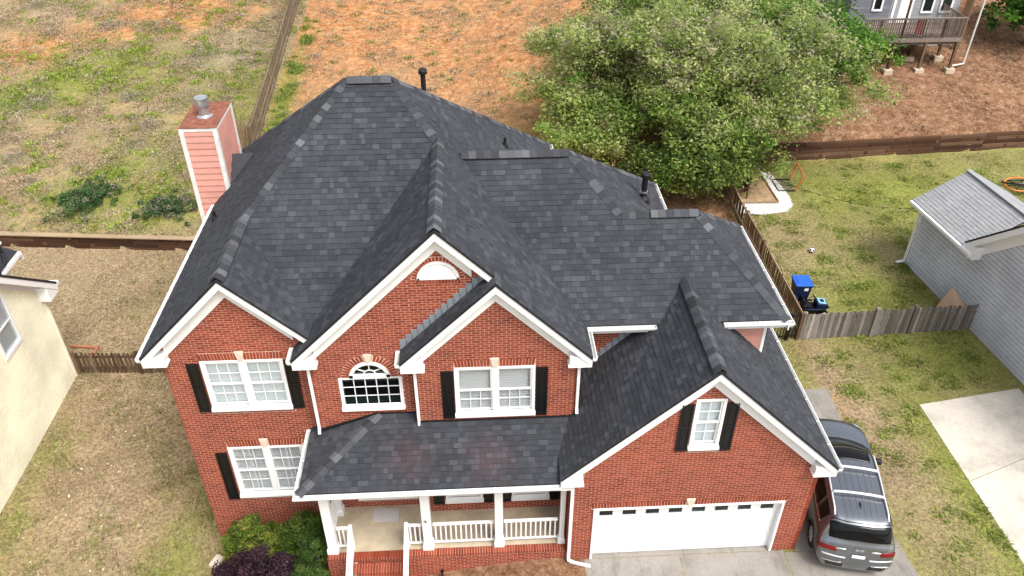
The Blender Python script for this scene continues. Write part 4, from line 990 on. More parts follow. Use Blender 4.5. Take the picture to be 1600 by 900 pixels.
    m = MB(); m.r = .5; m.prism([T(3.3, -8, 0), T(3.3, .0, 0), T(3.3, .0, 2.7), T(3.3, -8, 2.7)], d*.05); m.build('rear_wall', M['grey'], h)
    return T
GT = grey_house()
def deck_house():
    h = empty('hillside_house', (0, 0, 0), 0, 'grey house with a raised wooden deck on posts at the top right', 'house')
    yw = 31.6; x0, x1, z0, z1 = 19.3, 24.9, 2.6, 7.6
    lap(h, M['slate'], (0, yw-.001), FR, NF, [[(18.6, z0), (20.95, z0), (20.95, z1), (18.6, z1)]], .18)
    lap(h, M['grey2'], (0, yw), FR, NF, [[(20.95, z0), (x1, z0), (x1, z1), (20.95, z1)]], .18)
    lap(h, M['grey2'], (x1, yw), (0, 1), (1, 0), [[(0, z0), (6, z0), (6, z1), (0, z1)]], .18)
    lap(h, M['slate'], (18.6, yw+6), (0, -1), (-1, 0), [[(0, z0), (6, z0), (6, z1), (0, z1)]], .18)
    m = MB(); m.r = .4; m.prism([(18.2, yw-.5, z1), (25.3, yw-.5, z1), (25.3, yw+3, z1+2.2), (18.2, yw+3, z1+2.2)], (0, 0, .1)); m.prism([(18.2, yw+6.5, z1), (25.3, yw+6.5, z1), (25.3, yw+3, z1+2.2), (18.2, yw+3, z1+2.2)], (0, 0, .1)); m.build('roof', M['shingle'], h)
    T = lambda s, o, z: (s, yw-o-.02, z)
    win_side(h, T, 19.95, 20.35, 4.75, 5.9, 'dglass'); win_side(h, T, 22.8, 23.3, 4.6, 6.2, 'dglass'); win_side(h, T, 23.85, 24.38, 4.6, 6.2, 'dglass')
    t = empty('door', parent=h); m = MB(); m.r = .5; m.box(21.05, 21.2, yw-.06, yw-.02, 3.86, 6.0); m.box(22.05, 22.2, yw-.06, yw-.02, 3.86, 6.0); m.box(21.2, 22.05, yw-.06, yw-.02, 5.85, 6.0); m.build('frame', M['white'], t)
    m = MB(); m.r = .5; m.box(21.45, 22.05, yw-.05, yw-.022, 3.86, 5.85); m.build('door_panel', M['white'], t)
    m = MB(); m.r = .5; m.box(21.2, 21.45, yw-.045, yw-.022, 3.86, 5.85); m.build('pane', M['grey2'], t)
    D = empty('deck', parent=h); xa, xb, ya, zf = 18.4, 23.95, 28.95, 3.95
    for i in range(19):
        m = MB(); y = ya+i*.14; m.box(xa, xb, y, y+.133, zf, zf+.035); m.build('deck_board', M['deckwood'], D)
    m = MB(); m.r = .95; m.box(xa-.02, xb+.02, ya-.045, ya-.005, zf-.20, zf+.01); m.build('rim_board', M['deckwood'], D)
    m = MB(); m.r = .5; m.box(xb+.0, xb+.04, ya, 31.55, zf-.22, zf-.002); m.box(xa-.04, xa, ya, 31.55, zf-.22, zf-.002); m.build('side_board', M['deckwood'], D)
    for i in range(9):
        m = MB(); x = xa+.2+i*.64; m.box(x, x+.04, ya, 31.5, zf-.2, zf-.003); m.build('joist', M['darkwood'], D)
    for r_, (yy, xs_) in enumerate(((ya+.05, (18.48, 20.35, 22.1, 23.86)), (30.25, (20.15, 22.05, 23.75)))):
        for x in xs_:
            zg = Hf(x, yy); m = MB(); m.box(x-.07, x+.07, yy-.07, yy+.07, zg+.1, zf-.2); m.build('post', M['brownwood'], D)
            m = MB(); m.prism([(x-.26, yy-.22, zg-.15), (x+.24, yy-.24, zg-.15), (x+.26, yy+.2, zg-.15), (x-.24, yy+.22, zg-.15)], (0, 0, .36)); m.build('footing', M['stone'], D, bevel=.03)
            for s in (-1, 1):
                if r_ and xa+.3 < x+s*.7 < xb: m = MB(); m.beam((x, yy-.09, zf-1.0), (x+s*.75, yy-.09, zf-.22), .04, .10); m.build('brace', M['brownwood'], D)
        m = MB(); m.box(xa+.05, xb-.05, yy+.0, yy+.09, zf-.36, zf-.2); m.build('beam', M['deckwood'], D)
    for z, hh in ((zf+.10, .05), (zf+1.02, .05)):
        m = MB(); m.box(xa, xb, ya-.03, ya+.04, z, z+hh); m.box(xa, xa+.06, ya, 31.5, z, z+hh); m.box(xb-.06, xb, ya, 31.5, z, z+hh); m.build('rail', M['deckwood'], D)
    m = MB(); m.box(xa-.02, xb+.02, ya-.05, ya+.08, zf+1.07, zf+1.10); m.build('rail_cap', M['deckwood'], D)
    k = MB(); k.r = 0; k.box(-.02, .02, -.02, .02, zf+.12, zf+1.03); me = k.mesh('baluster', M['deckwood'])
    for i in range(44): inst('baluster', me, (xa+.08+i*(xb-xa-.16)/43, ya-.045, 0), D)
    for i in range(18): inst('baluster', me, (xb+.02, ya+.1+i*.14, 0), D)
    for x in (19.3, 20.6, 21.7, 22.9): m = MB(); m.box(x-.045, x+.045, ya-.0, ya+.09, zf, zf+(1.05 if x != 20.6 else 3.2)); m.build('rail_post', M['brownwood'], D)
    # stair side with brown boards, right of the deck
    for i in range(4):
        m = MB(); m.box(24.95+i*.12, 25.05+i*.12, 31.1, 31.13, Hf(25, 31), 5.6); m.build('skirt_board', M['brownwood'], h)
    m = MB(); m.r = .5; m.tube([(25.0, 29.65, Hf(25, 29.65)+.02), (25.0, 29.6, 7.2)], .05, 8); m.tube([(25.0, 29.65, Hf(25, 29.65)+.05), (24.4, 29.2, Hf(24.4, 29.2)+.25), (24.0, 29.05, Hf(24, 29)+.3)], .04, 8); m.build('drain_pipe', M['whitew'], h)
    return D
deck_house()
m = MB(); m.r = .5; m.box(21.35, 21.75, 29.12, 29.16, 4.1, 4.95)
tag(m.build('hanging_towel', simple('red_cloth', (.42, .03, .06), .9, 0, .2, 10)), 'red cloth hanging on the deck railing of the hillside house', 'towel')
# ------------------------------------------------------------------ retaining walls
def timber_wall(name, label, x0, x1, fy, rows, hh, lean, zb):
    w = empty(name, (0, 0, 0), 0, label, 'retaining wall')
    for r in range(rows):
        x = x0-random.uniform(0, 1.2)
        while x < x1:
            L = random.uniform(1.9, 2.7); xe = min(x+L, x1); y0, y1 = fy(x)+lean*r, fy(xe)+lean*r; j = random.uniform(-.012, .012)
            m = MB(); z = zb+r*hh; m.prism([(x+.01, y0+j, z+.006), (xe-.01, y1+j, z+.006), (xe-.01, y1+j+.16, z+.006), (x+.01, y0+j+.16, z+.006)], (0, 0, hh-.012)); m.build('timber', M['darkwood'], w, bevel=.008)
            if r in (1, 3) and random.random() < .8:
                k = MB(); xm = x+L*.5; ym = fy(xm)+lean*r; k.box(xm-.07, xm+.07, ym-.03, ym+.1, z+.02, z+hh-.02); k.build('timber_end', M['darkwood'], w)
            x = xe
    return w
timber_wall('retaining_wall', 'low brown timber retaining wall across the left back yard', -36, -13.2, lambda x: wall_l(x)-.22, 4, .16, .012, -1.24)
w_ = timber_wall('retaining_wall', 'dark red brown timber retaining wall behind the right lawn', 10.0, 36, lambda x: wall_r(x)-.22, 5, .18, .03, -.03)
m = MB(); m.r = .9; m.prism([(-36, wall_l(-36)-.26, -.60), (-13.2, wall_l(-13.2)-.26, -.60), (-13.2, wall_l(-13.2)+.05, -.60), (-36, wall_l(-36)+.05, -.60)], (0, 0, .05)); m.build('cap_board', M['tanwood'], [o for o in COL.objects if o.name == 'retaining_wall'][0])
# ------------------------------------------------------------------ fences
def picket_mesh(w, h, t, mat, top='dog'):
    m = MB(); m.r = 0
    P = [(-w/2, 0), (w/2, 0), (w/2, h-w*.35), (w*.22, h), (-w*.22, h), (-w/2, h-w*.35)] if top == 'dog' else ([(-w/2, 0), (w/2, 0), (w/2, h-w*.7), (0, h), (-w/2, h-w*.7)] if top == 'point' else [(-w/2, 0), (w/2, 0), (w/2, h), (-w/2, h)])
    m.prism([(x, 0, z) for x, z in P], (0, t, 0)); return m.mesh('picket', mat)
def fence(label, a, b, pitch, w, h, mat, top='dog', posts=(), rails=(.25, .8), posth=.1, postw=.1, side=1, railmat=None, group=None):
    f = empty('picket_fence', (0, 0, 0), 0, label, 'fence', group); A, B = Vector((*a, 0)), Vector((*b, 0)); L = (B-A).length; d = (B-A)/L; nrm = Vector((d.y, -d.x, 0))*side
    ang = math.atan2(d.y, d.x); me = [picket_mesh(w*q, h*r, .018, mat, top) for q, r in ((1, 1), (.94, .985), (1.03, 1.01))]
    n = int(L/pitch)
    for i in range(n+1):
        p = A+d*(i*pitch); z = Hf(p.x, p.y)
        inst('picket', random.choice(me), (p.x, p.y, z+.02+random.uniform(-.015, .012)), f, (random.uniform(-.03, .03), random.uniform(-.025, .025), ang+random.uniform(-.04, .04)))
    for r in rails:
        m = MB(); k = int(L/2)+1
        for i in range(k):
            p, q = A+d*(L*i/k)-nrm*.042, A+d*(L*(i+1)/k)-nrm*.042; m.beam((p.x, p.y, Hf(p.x, p.y)+h*r), (q.x, q.y, Hf(q.x, q.y)+h*r), .04, .085)
        m.build('rail', railmat or mat, f)
    for s in posts:
        p = A+d*s-nrm*.0; z = Hf(p.x, p.y); m = MB(); m.box(p.x-postw/2, p.x+postw/2, p.y-postw/2, p.y+postw/2, z-.1, z+h+posth); m.build('post', railmat or mat, f, bevel=.006)
    return f
fence('dark weathered picket fence between the yellow and brick houses', (-17.5, 9.85), (-10.6, 9.55), .155, .10, .95, M['brownwood'], 'dog', (0, 2.3, 4.6, 6.8), side=1)
M['fencewood'] = wood('aged_board', [(0, (.15, .11, .07)), (1, (.27, .21, .14))])
RF = fence('grey weathered dog ear picket fence crossing to the grey house', (8.85, 8.78), (15.30, 9.02), .128, .122, 1.13, M['greywood'], 'dog', (2.62, 4.05), posth=.12, postw=.15, side=1)
fence('brown picket fence running back beside the right lawn', (8.80, 8.85), (9.0, 20.6), .13, .085, 1.10, M['brownwood'], 'flat', (0, 2.4, 4.8, 7.2, 9.6, 11.6), rails=(.3, .985), railmat=M['tanwood'], side=1)
BF = fence('tall tan board fence running up between the back yards', (-13.88, 24.6), (-14.72, 50), .152, .15, 1.55, M['fencewood'], 'flat', tuple(np.arange(0, 25, 2.45)), rails=(.2, .5, .98), posth=.04, side=-1)
def metal_fence():
    f = empty('metal_fence', (0, 0, 0), 0, 'short black metal bar fence beside the brick house corner', 'fence'); y = 8.80
    for x in (6.2, 7.45, 8.30, 8.72): m = MB(); m.r = .5; m.box(x-.05, x+.05, y-.05, y+.05, -.05, 1.18); m.build('post', M['black'] if x < 8.6 else M['brownwood'], f)
    for z in (.15, 1.05): m = MB(); m.r = .5; m.box(5.2, 8.72, y-.018, y+.018, z, z+.035); m.build('rail', M['black'], f)
    k = MB(); k.r = 0; k.box(-.011, .011, -.011, .011, .05, 1.12); me = k.mesh('bar', M['black'])
    for i in range(31): inst('bar', me, (5.25+i*.112, y, 0), f)
metal_fence()
# ------------------------------------------------------------------ yard things
def sandbox():
    gp = MB(); gp.r = .5; P = [(9.1, 17.75), (10.3, 17.55), (11.3, 17.75), (11.75, 18.2), (11.9, 18.9), (11.85, 20.2), (11.7, 21.4), (11.3, 21.6), (11.2, 18.55), (9.2, 18.6)]
    gp.prism([(x, y, -.03) for x, y in P], (0, 0, .045)); t = NT('white_gravel'); t.color(t.ramp(t.noise(22, 3, .8), [(.35, (.38, .36, .33)), (.55, (.72, .71, .68))])); t.rough(.95); t.bump(t.noise(30, 2), 1, .03)
    o = gp.build('gravel_bed', t.m); tag(o, kind='structure')
    n = 2600; pts = []
    while len(pts) < n:
        x, y = random.uniform(9.1, 11.95), random.uniform(17.5, 21.6)
        c = False
        for i in range(len(P)):
            (xa, ya), (xb, yb) = P[i], P[(i+1) % len(P)]
            if (ya > y) != (yb > y) and x < (xb-xa)*(y-ya)/(yb-ya)+xa: c = not c
        if c: pts.append((x+random.gauss(0, .05), y+random.gauss(0, .06)))
    V = []; C_ = []
    for x, y in pts:
        s = random.uniform(.02, .045); a = random.random()*6.3; z = .012
        q = [(x+s*math.cos(a+k*2.1)*random.uniform(.7, 1.2), y+s*math.sin(a+k*2.1)*random.uniform(.7, 1.2), z) for k in range(3)]; tp = (x, y, z+s*.8); w = random.uniform(.45, .85)
        for k in range(3): V += [q[k], q[(k+1) % 3], tp]; C_.append((w, w*.98, w*.94))
    tag(fast_quads('white_stones', V, M['grass'], None, np.array(C_), True), 'white stones edging the sand patch on the right lawn', 'stones', kind='stuff')
    b = empty('sand_patch', (0, 0, 0), 0, 'tan sand patch edged with boards beside the white stones', 'sandbox')
    m = MB(); m.r = .5; m.prism([(9.2, 18.62, 0), (11.15, 18.58, 0), (11.15, 21.3, 0), (9.2, 21.3, 0)], (0, 0, .07)); m.build('sand', simple('sand', (.36, .24, .14), .95, 0, .3, 5, .3), b)
    for p, q in (((9.15, 18.55, .06), (11.22, 18.5, .06)), ((11.2, 18.5, .06), (11.2, 21.35, .06))):
        m = MB(); m.beam(p, q, .05, .14); m.build('edge_board', M['tanwood'], b)
sandbox()
def chair():
    c = empty('garden_chair', (9.42, 19.05, .07), -1.2, 'dark brown slatted garden chair by the brown picket fence', 'chair')
    w = M['darkwood']
    for i in range(5): m = MB(); m.box(-.25+i*.1, -.165+i*.1, -.25, .25, .34+.0, .365); m.build('seat_slat', w, c)
    for i in range(5): m = MB(); x = -.25+i*.1; m.beam((x+.04, .25, .34), (x+.04, .55, 1.0-.03*abs(i-2)), .085, .02, (0, 1, 0)); m.build('back_slat', w, c)
    for x in (-.3, .3):
        m = MB(); m.beam((x, -.28, .60), (x, .36, .60), .10, .025); m.build('armrest', w, c)
        for y in (-.24, .3): m = MB(); m.box(x-.025, x+.025, y-.03, y+.03, 0, .59); m.build('leg', w, c)
chair()
def goal():
    M['orange'] = simple('orange_paint', (.62, .18, .03), .5, 0, .1)
    g_ = empty('toy_goal', (0, 0, 0), 0, 'small orange goal frame with black net base on right lawn', 'goal')
    a, b = (12.38, 19.58, .03), (12.50, 20.70, .03); c, d = (12.62, 19.55, .80), (12.76, 20.85, .80); e, f = (11.60, 20.75, .03), (11.57, 19.62, .03)
    for nm, p, q, mt in (('upright', a, c, 'orange'), ('upright', b, d, 'orange'), ('crossbar', c, d, 'orange'), ('base_bar', a, f, 'black'), ('base_bar', f, e, 'black'), ('base_bar', e, b, 'black')):
        m = MB(); m.r = .5; m.tube([p, q], .035, 8); m.build(nm, M[mt], g_)
    m = MB(); m.r = .5
    for i in range(1, 8):
        t = i/8; L = lambda p, q: tuple(Vector(p)+(Vector(q)-Vector(p))*t)
        m.tube([L(f, a), L(e, b)], .006, 4); m.tube([L(f, e), L(a, b)], .006, 4)
    m.build('net', M['black'], g_)
goal()
def ball():
    M['ballw'] = simple('ball_white', (.8, .8, .8), .5, 0, .02)
    b = empty('football', (11.28, 14.40, .11), 0, 'black and white football lying on right lawn', 'ball')
    m = MB(); m.r = .5; m.lathe([(.11*math.sin(math.pi*i/12)+1e-4, -.11*math.cos(math.pi*i/12)) for i in range(13)], (0, 0, 0), 18); m.build('cover', M['ballw'], b, smooth=True)
    for v in [(0, 0, 1), (.89, 0, .45), (.28, .85, .45), (-.72, .53, .45), (-.72, -.53, .45), (.28, -.85, .45), (.72, .53, -.45), (-.28, .85, -.45), (-.89, 0, -.45), (-.28, -.85, -.45), (.72, -.53, -.45)]:
        v = Vector(v).normalized(); a = v.cross(Vector((.3, .5, .8))).normalized(); c = v.cross(a); k = MB(); k.r = .5
        k.prism([v*.108+(a*math.cos(t)+c*math.sin(t))*.042 for t in [2*math.pi*i/5 for i in range(5)]], v*.005); k.build('panel', M['black'], b)
ball()
def bin_():
    M['blue'] = simple('blue_plastic', (.015, .10, .50), .35, 0, .08); M['navy'] = simple('dark_blue_plastic', (.006, .014, .05), .4, 0, .1)
    b = empty('recycling_bin', (9.47, 10.95, 0), -.06, 'blue lidded dark wheeled recycling bin on right lawn', 'bin')
    m = MB(); m.r = .5; lo, hi = (.22, .25), (.30, .33); z0, z1 = .1, .98
    V = [(-lo[0], -lo[1], z0), (lo[0], -lo[1], z0), (lo[0], lo[1], z0), (-lo[0], lo[1], z0), (-hi[0], -hi[1], z1), (hi[0], -hi[1], z1), (hi[0], hi[1], z1), (-hi[0], hi[1], z1)]
    m.V = V; m.F = [[3, 2, 1, 0], [4, 5, 6, 7], [0, 1, 5, 4], [1, 2, 6, 5], [2, 3, 7, 6], [3, 0, 4, 7]]; m.R = [.5]*6; m.build('body', M['navy'], b, bevel=.03)
    m = MB(); m.r = .5; m.box(-.32, .32, -.35, .35, .98, 1.02); m.build('rim', M['navy'], b, bevel=.012)
    m = MB(); m.r = .5; m.box(-.33, .33, -.37, .35, 1.022, 1.075); m.build('lid', M['blue'], b, bevel=.02)
    m = MB(); m.r = .5; m.box(-.22, .22, -.24, .24, 1.07, 1.09); m.build('lid_panel', M['blue'], b, bevel=.012)
    m = MB(); m.r = .5; m.tube([(-.26, .40, 1.0), (.26, .40, 1.0)], .02, 8); m.build('handle', M['navy'], b)
    m = MB(); m.r = .5; m.prism([(.02, -.323, .80), (.17, -.323, .80), (.17, -.330, .93), (.02, -.330, .93)], (0, -.004, 0)); m.build('sticker', M['white'], b)
    for x in (-.24, .24):
        m = MB(); m.r = .5; m.tube([(x-.03, .24, .12), (x+.03, .24, .12)], .12, 14); m.build('wheel', M['black'], b)
bin_()
def mower():
    M['sky'] = simple('pale_blue_plastic', (.22, .48, .62), .35, 0, .1)
    c = empty('ride_on_mower', (9.86, 10.42, 0), -.06, 'small blue and black ride on mower parked beside recycling bin', 'mower')
    m = MB(); m.r = .5; m.box(-.50, .42, -.26, .26, .13, .26); m.build('chassis', M['black'], c, bevel=.03)
    m = MB(); m.r = .5; m.prism([(.05, -.22, .25), (.50, -.22, .25), (.52, -.22, .36), (.42, -.22, .45), (.10, -.22, .50), (.05, -.22, .46)], (0, .44, 0)); m.build('hood', M['navy'], c, bevel=.05)
    m = MB(); m.r = .5; m.prism([(.12, -.17, .497), (.42, -.17, .455), (.42, .17, .455), (.12, .17, .497)], (0, 0, .02)); m.build('hood_panel', M['sky'], c, bevel=.01)
    m = MB(); m.r = .5; m.box(.20, .34, -.08, .08, .47, .515); m.build('hood_vent', M['black'], c)
    m = MB(); m.r = .5; m.prism([(.06, -.2, .45), (.10, -.2, .46), (-.04, -.2, .68), (-.07, -.2, .66)], (0, .4, 0)); m.build('dash', M['navy'], c, bevel=.01)
    m = MB(); m.r = .5; m.box(-.46, -.14, -.18, .18, .26, .36); m.box(-.50, -.40, -.18, .18, .36, .62); m.build('seat', M['black'], c, bevel=.03)
    k = MB(); k.r = .5; k.tube([(-.1+.09*math.cos(a), .09*math.sin(a), .62+.05*math.cos(a)) for a in [2*math.pi*i/12 for i in range(13)]], .012, 6); k.build('steering_wheel', M['black'], c)
    for x, r in ((-.36, .17), (.33, .14)):
        for y in (-.31, .31):
            w = empty('wheel', parent=c); m = MB(); m.r = .5; m.tube([(x, y-.05, r), (x, y+.05, r)], r, 16); m.build('tyre', M['black'], w)
            m = MB(); m.r = .5; m.tube([(x, y-.055, r), (x, y+.055, r)], r*.5, 12); m.build('rim', M['whitew'], w)
    m = MB(); m.r = .5; m.box(-.42, .05, -.34, -.25, .27, .32); m.box(-.42, .05, .25, .34, .27, .32); m.build('fender', M['navy'], c, bevel=.02)
mower()
def string_lights():
    P = [(14.62, 13.35, 2.62), (13.95, 13.49, 2.58), (13.31, 13.61, 2.56), (12.79, 13.87, 2.54), (12.22, 14.14, 2.52), (11.73, 14.46, 2.5), (11.25, 14.94, 2.48), (10.81, 15.32, 2.46), (10.38, 15.87, 2.44), (9.83, 16.67, 2.42), (9.0, 18.4, 2.6)]
    s = empty('string_lights', P[0], 0, 'string of small bulbs hanging over the right lawn', 'lights'); o = Vector(P[0])
    m = MB(); m.r = .5; m.tube([Vector(p)-o for p in P], .008, 5); m.build('cable', M['black'], s)
    for p in P[1:-1]:
        b = empty('bulb', tuple(Vector(p)-o), parent=s); m = MB(); m.r = .5; m.lathe([(.02, -.07), (.022, 0)], (0, 0, 0), 8); m.build('socket', M['black'], b)
        m = MB(); m.r = .5; m.lathe([(.012, -.15), (.03, -.12), (.03, -.09), (.018, -.07)], (0, 0, 0), 8); m.build('globe', M['glass'], b)
string_lights()
def trampoline():
    t = empty('hoop_toy', (22.9, 19.1, .05), 0, 'round orange and black tube frame lying on grass behind grey house', 'toy')
    for r, z, tilt, mt in ((.75, .18, .12, 'orange'), (.85, .30, -.18, 'black')):
        m = MB(); m.r = .5; m.tube([(r*math.cos(a), r*.6*math.sin(a), z+tilt*math.sin(a)+.1) for a in [2*math.pi*i/24 for i in range(25)]], .04, 8); m.build('hoop', M[mt], t)
    for i in range(3): m = MB(); m.r = .5; a = i*1.05; m.tube([(.75*math.cos(a), .45*math.sin(a), .3), (-.75*math.cos(a), -.45*math.sin(a), .2)], .03, 6); m.build('spoke', M['black'], t)
trampoline()
m = MB(); m.r = .8; p0, p1, p2, p3 = Vector(GT(2.9, .45, .02)), Vector(GT(4.15, .45, .02)), Vector(GT(3.9, .05, .62)), Vector(GT(2.9, .05, .92))
m.prism([p0, p1, p2, p3], (-.02, -.002, .01))
tag(m.build('plywood_sheet', simple('plywood', (.55, .36, .24), .85, 0, .1, 3)), 'tan plywood sheet leaning on the grey house wall behind the fence', 'board')
for lab, p, q in (('long reddish timber lying across grass behind the yellow house', (-18.4, 11.36), (-17.38, 11.24)), ('short reddish timber lying at an angle beside the left picket fence', (-17.33, 11.3), (-17.36, 10.55))):
    m = MB(); m.r = .9; m.beam((*p, Hf(*p)+.05), (*q, Hf(*q)+.05), .09, .09); tag(m.build('loose_timber', simple('red_timber', (.36, .15, .08), .8, 0, .2, 4), bevel=.006), lab, 'timber')
m = MB(); m.r = .5; m.tube([(-3.95, -.12, Hf(-3.95, -.12)-.05), (-3.95, -.12, Hf(-3.95, -.12)+.30)], .03, 8); m.tube([(-3.95, -.12, Hf(-3.95, -.12)+.29), (-3.95, -.12, Hf(-3.95, -.12)+.33)], .05, 10)
tag(m.build('path_light', M['black']), 'small black stake light in the mulch before the porch', 'light')
m = MB(); m.r = .4; m.prism([(-10.75, 1.35, Hf(-10.7, 1.4)-.05), (-10.45, 1.25, Hf(-10.7, 1.4)-.05), (-10.35, 1.65, Hf(-10.7, 1.4)-.05), (-10.6, 1.72, Hf(-10.7, 1.4)-.05)], (0, 0, .17))
tag(m.build('splash_stone', M['cream'], bevel=.03), 'pale stone block at the left front corner of brick house', 'stone')
# ------------------------------------------------------------------ the car
def car():
    c = empty('parked_car', (7.33, 1.45, .012), math.radians(-13), 'silver grey sport utility car with roof rails parked beside the garage', 'car')
    t = NT('car_paint'); t.color((.205, .22, .24)); t.rough(.24, .85, .5); t.b.inputs['Coat Weight'].default_value = .8; t.b.inputs['Coat Roughness'].default_value = .05; paint = t.m
    chrome = simple('chrome', (.75, .75, .76), .12, 1, .02); tint = simple('tinted_glass', (.004, .004, .005), .08, 0, .05, spec=.25); rubber = simple('tyre_rubber', (.012, .012, .012), .8); trim = simple('black_trim', (.014, .014, .015), .5)
    red = simple('tail_lamp_red', (.16, .004, .006), .15, 0, .1); railm = simple('silver_rail', (.72, .73, .74), .3, .3, .03)
    G = [[(.80, -2.30, .30), (.80, -2.32, .30), (.78, -2.36, .30), (.70, -2.40, .31), (.5, -2.42, .31), (.3, -2.43, .31), (0, -2.44, .31)],
         [(.84, -2.25, .28), (.92, -2.28, .45), (.90, -2.36, .56), (.80, -2.44, .58), (.6, -2.48, .58), (.35, -2.5, .58), (0, -2.51, .58)],
         [(.86, -2.10, .27), (.95, -2.15, .50), (.94, -2.24, .72), (.86, -2.37, .78), (.62, -2.44, .79), (.35, -2.47, .79), (0, -2.48, .79)],
         [(.87, -2.00, .26), (.965, -2.0, .50), (.96, -2.10, .82), (.89, -2.27, .99), (.65, -2.35, 1.01), (.35, -2.38, 1.02), (0, -2.39, 1.02)],
         [(.87, -1.80, .26), (.97, -1.8, .50), (.965, -1.85, .84), (.91, -2.10, 1.12), (.72, -2.24, 1.18), (.4, -2.29, 1.20), (0, -2.30, 1.21)],
         [(.87, -1.50, .25), (.975, -1.5, .50), (.97, -1.55, .84), (.93, -1.72, 1.14), (.72, -1.90, 1.61), (.42, -2.0, 1.67), (0, -2.03, 1.69)],
         [(.87, -1.15, .25), (.98, -1.15, .50), (.975, -1.15, .84), (.94, -1.15, 1.13), (.72, -1.15, 1.66), (.45, -1.15, 1.735), (0, -1.15, 1.755)],
         [(.87, -.30, .25), (.98, -.30, .50), (.975, -.30, .84), (.94, -.30, 1.12), (.72, -.30, 1.67), (.45, -.30, 1.745), (0, -.30, 1.765)],
         [(.87, .55, .25), (.98, .55, .50), (.975, .55, .84), (.93, .62, 1.11), (.70, .45, 1.62), (.45, .50, 1.70), (0, .55, 1.725)],
         [(.87, 1.25, .25), (.98, 1.25, .50), (.97, 1.25, .82), (.92, 1.22, 1.07), (.80, 1.22, 1.12), (.45, 1.36, 1.16), (0, 1.42, 1.18)],
         [(.86, 1.8, .25), (.97, 1.8, .48), (.96, 1.8, .80), (.89, 1.8, 1.01), (.76, 1.82, 1.06), (.42, 1.86, 1.10), (0, 1.88, 1.11)],
         [(.82, 2.2, .25), (.94, 2.18, .45), (.92, 2.2, .74), (.82, 2.22, .93), (.66, 2.26, .98), (.38, 2.30, 1.01), (0, 2.32, 1.02)],
         [(.70, 2.35, .25), (.84, 2.32, .42), (.82, 2.34, .66), (.72, 2.40, .80), (.55, 2.45, .84), (.3, 2.48, .86), (0, 2.49, .87)],
         [(.60, 2.30, .28), (.70, 2.32, .29), (.68, 2.36, .30), (.62, 2.40, .30), (.5, 2.42, .30), (.3, 2.44, .30), (0, 2.45, .30)]]
    G = np.array(G); ni, nj = G.shape[:2]
    def cr(p0, p1, p2, p3, t): return .5*((2*p1)+(-p0+p2)*t+(2*p0-5*p1+4*p2-p3)*t*t+(-p0+3*p1-3*p2+p3)*t**3)
    def row(i, v):
        j = min(int(v), nj-2); t = v-j; g = G[i]
        a = g[j-1] if j > 0 else 2*g[0]-g[1]; d = g[j+2] if j+2 < nj else g[nj-2]*np.array([-1, 1, 1])
        return cr(a, g[j], g[j+1], d, t)
    def P(u, v):
        i = min(max(int(u), 0), ni-2); t = u-i
        r = [row(min(max(k, 0), ni-1), v) for k in (i-1, i, i+1, i+2)]; return cr(*r, t)
    def N(u, v):
        e = .02; a = P(min(u+e, ni-1.001), v)-P(max(u-e, 0), v); b = P(u, min(v+e, nj-1.0))-P(u, max(v-e, 0)); n = np.cross(b, a); k = np.linalg.norm(n); n = n/k if k > 0 else n
        if n[0] < 0 and v < 5: n = -n
        if v >= 5 and n[2] < 0 and 4 <= u <= 10: n = -n
        return n
    arches = ((-1.52, .36), (1.38, .36))
    def patch(name, u0, u1, v0, v1, mat, off=.004, nu=8, nv=6, parent=c, both=True, cut=False, skirt=.0, sides=(1, -1)):
        out = []
        join = v1 >= nj-1-1e-6
        vs_ = list(np.linspace(v0, v1, nv+1)); us = list(np.linspace(u0, u1, nu+1))
        V = {}; m = MB(); m.r = .5
        cols = [(v, 1) for v in vs_]
        if join and both: cols = cols+[(v, -1) for v in vs_[::-1][1:]]
        def grid(cols):
            base = len(m.V)
            for u in us:
                for v, s in cols:
                    p = P(u, v)+N(u, v)*off; m.V.append((p[0]*s, p[1], p[2]))
            w = len(cols)
            for a in range(len(us)-1):
                for b in range(w-1):
                    q = [base+a*w+b, base+a*w+b+1, base+(a+1)*w+b+1, base+(a+1)*w+b]
                    if cut:
                        ctr = sum((np.array(m.V[k]) for k in q), np.zeros(3))/4
                        if any((ctr[1]-ya)**2+(ctr[2]-za)**2 < .40**2 and abs(ctr[0]) > .6 for ya, za in arches): continue
                    m.F.append(q); m.R.append(.5)
        if join and both: grid(cols)
        else:
            for s in sides: grid([(v, s) for v in vs_])
        o = m.build(name, mat, parent, smooth=True)
        if off > .002:
            k = o.modifiers.new('thick', 'SOLIDIFY'); k.thickness = .006; k.offset = 0
        return o
    patch('body', 0, ni-1, 0, nj-1, paint, 0, 104, 36, cut=True)
    m = MB(); m.r = .5; m.box(-.78, .78, -2.1, 2.1, .22, .60); m.box(-.86, .86, -1.0, .85, .22, .5); m.build('underbody', trim, c)
    patch('rear_window', 4.12, 4.86, 3.85, 6, tint, .006, 8, 14); patch('windshield', 8.12, 8.92, 4.10, 6, tint, .006, 8, 14); patch('sunroof', 7.42, 7.98, 4.75, 6, tint, .006, 6, 8)
    for a, b in ((5.12, 5.86), (5.98, 7.05), (7.12, 8.22)):
        for s in (1, -1): patch('side_window', a, b, 3.14, 3.86, tint, .006, 8, 5, sides=(s,))
    for s in (1, -1):
        patch('window_chrome', 5.05, 8.3, 3.06, 3.13, chrome, .008, 16, 2, sides=(s,))
        patch('tail_lamp', 2.55, 3.05, 2.35, 4.35, red, .012, 6, 10, sides=(s,)); patch('lower_cladding', .9, 11.5, .0, .9, trim, .006, 70, 4, cut=True, sides=(s,))
        patch('head_lamp', 11.1, 11.7, 2.3, 3.9, railm, .008, 5, 6, sides=(s,))
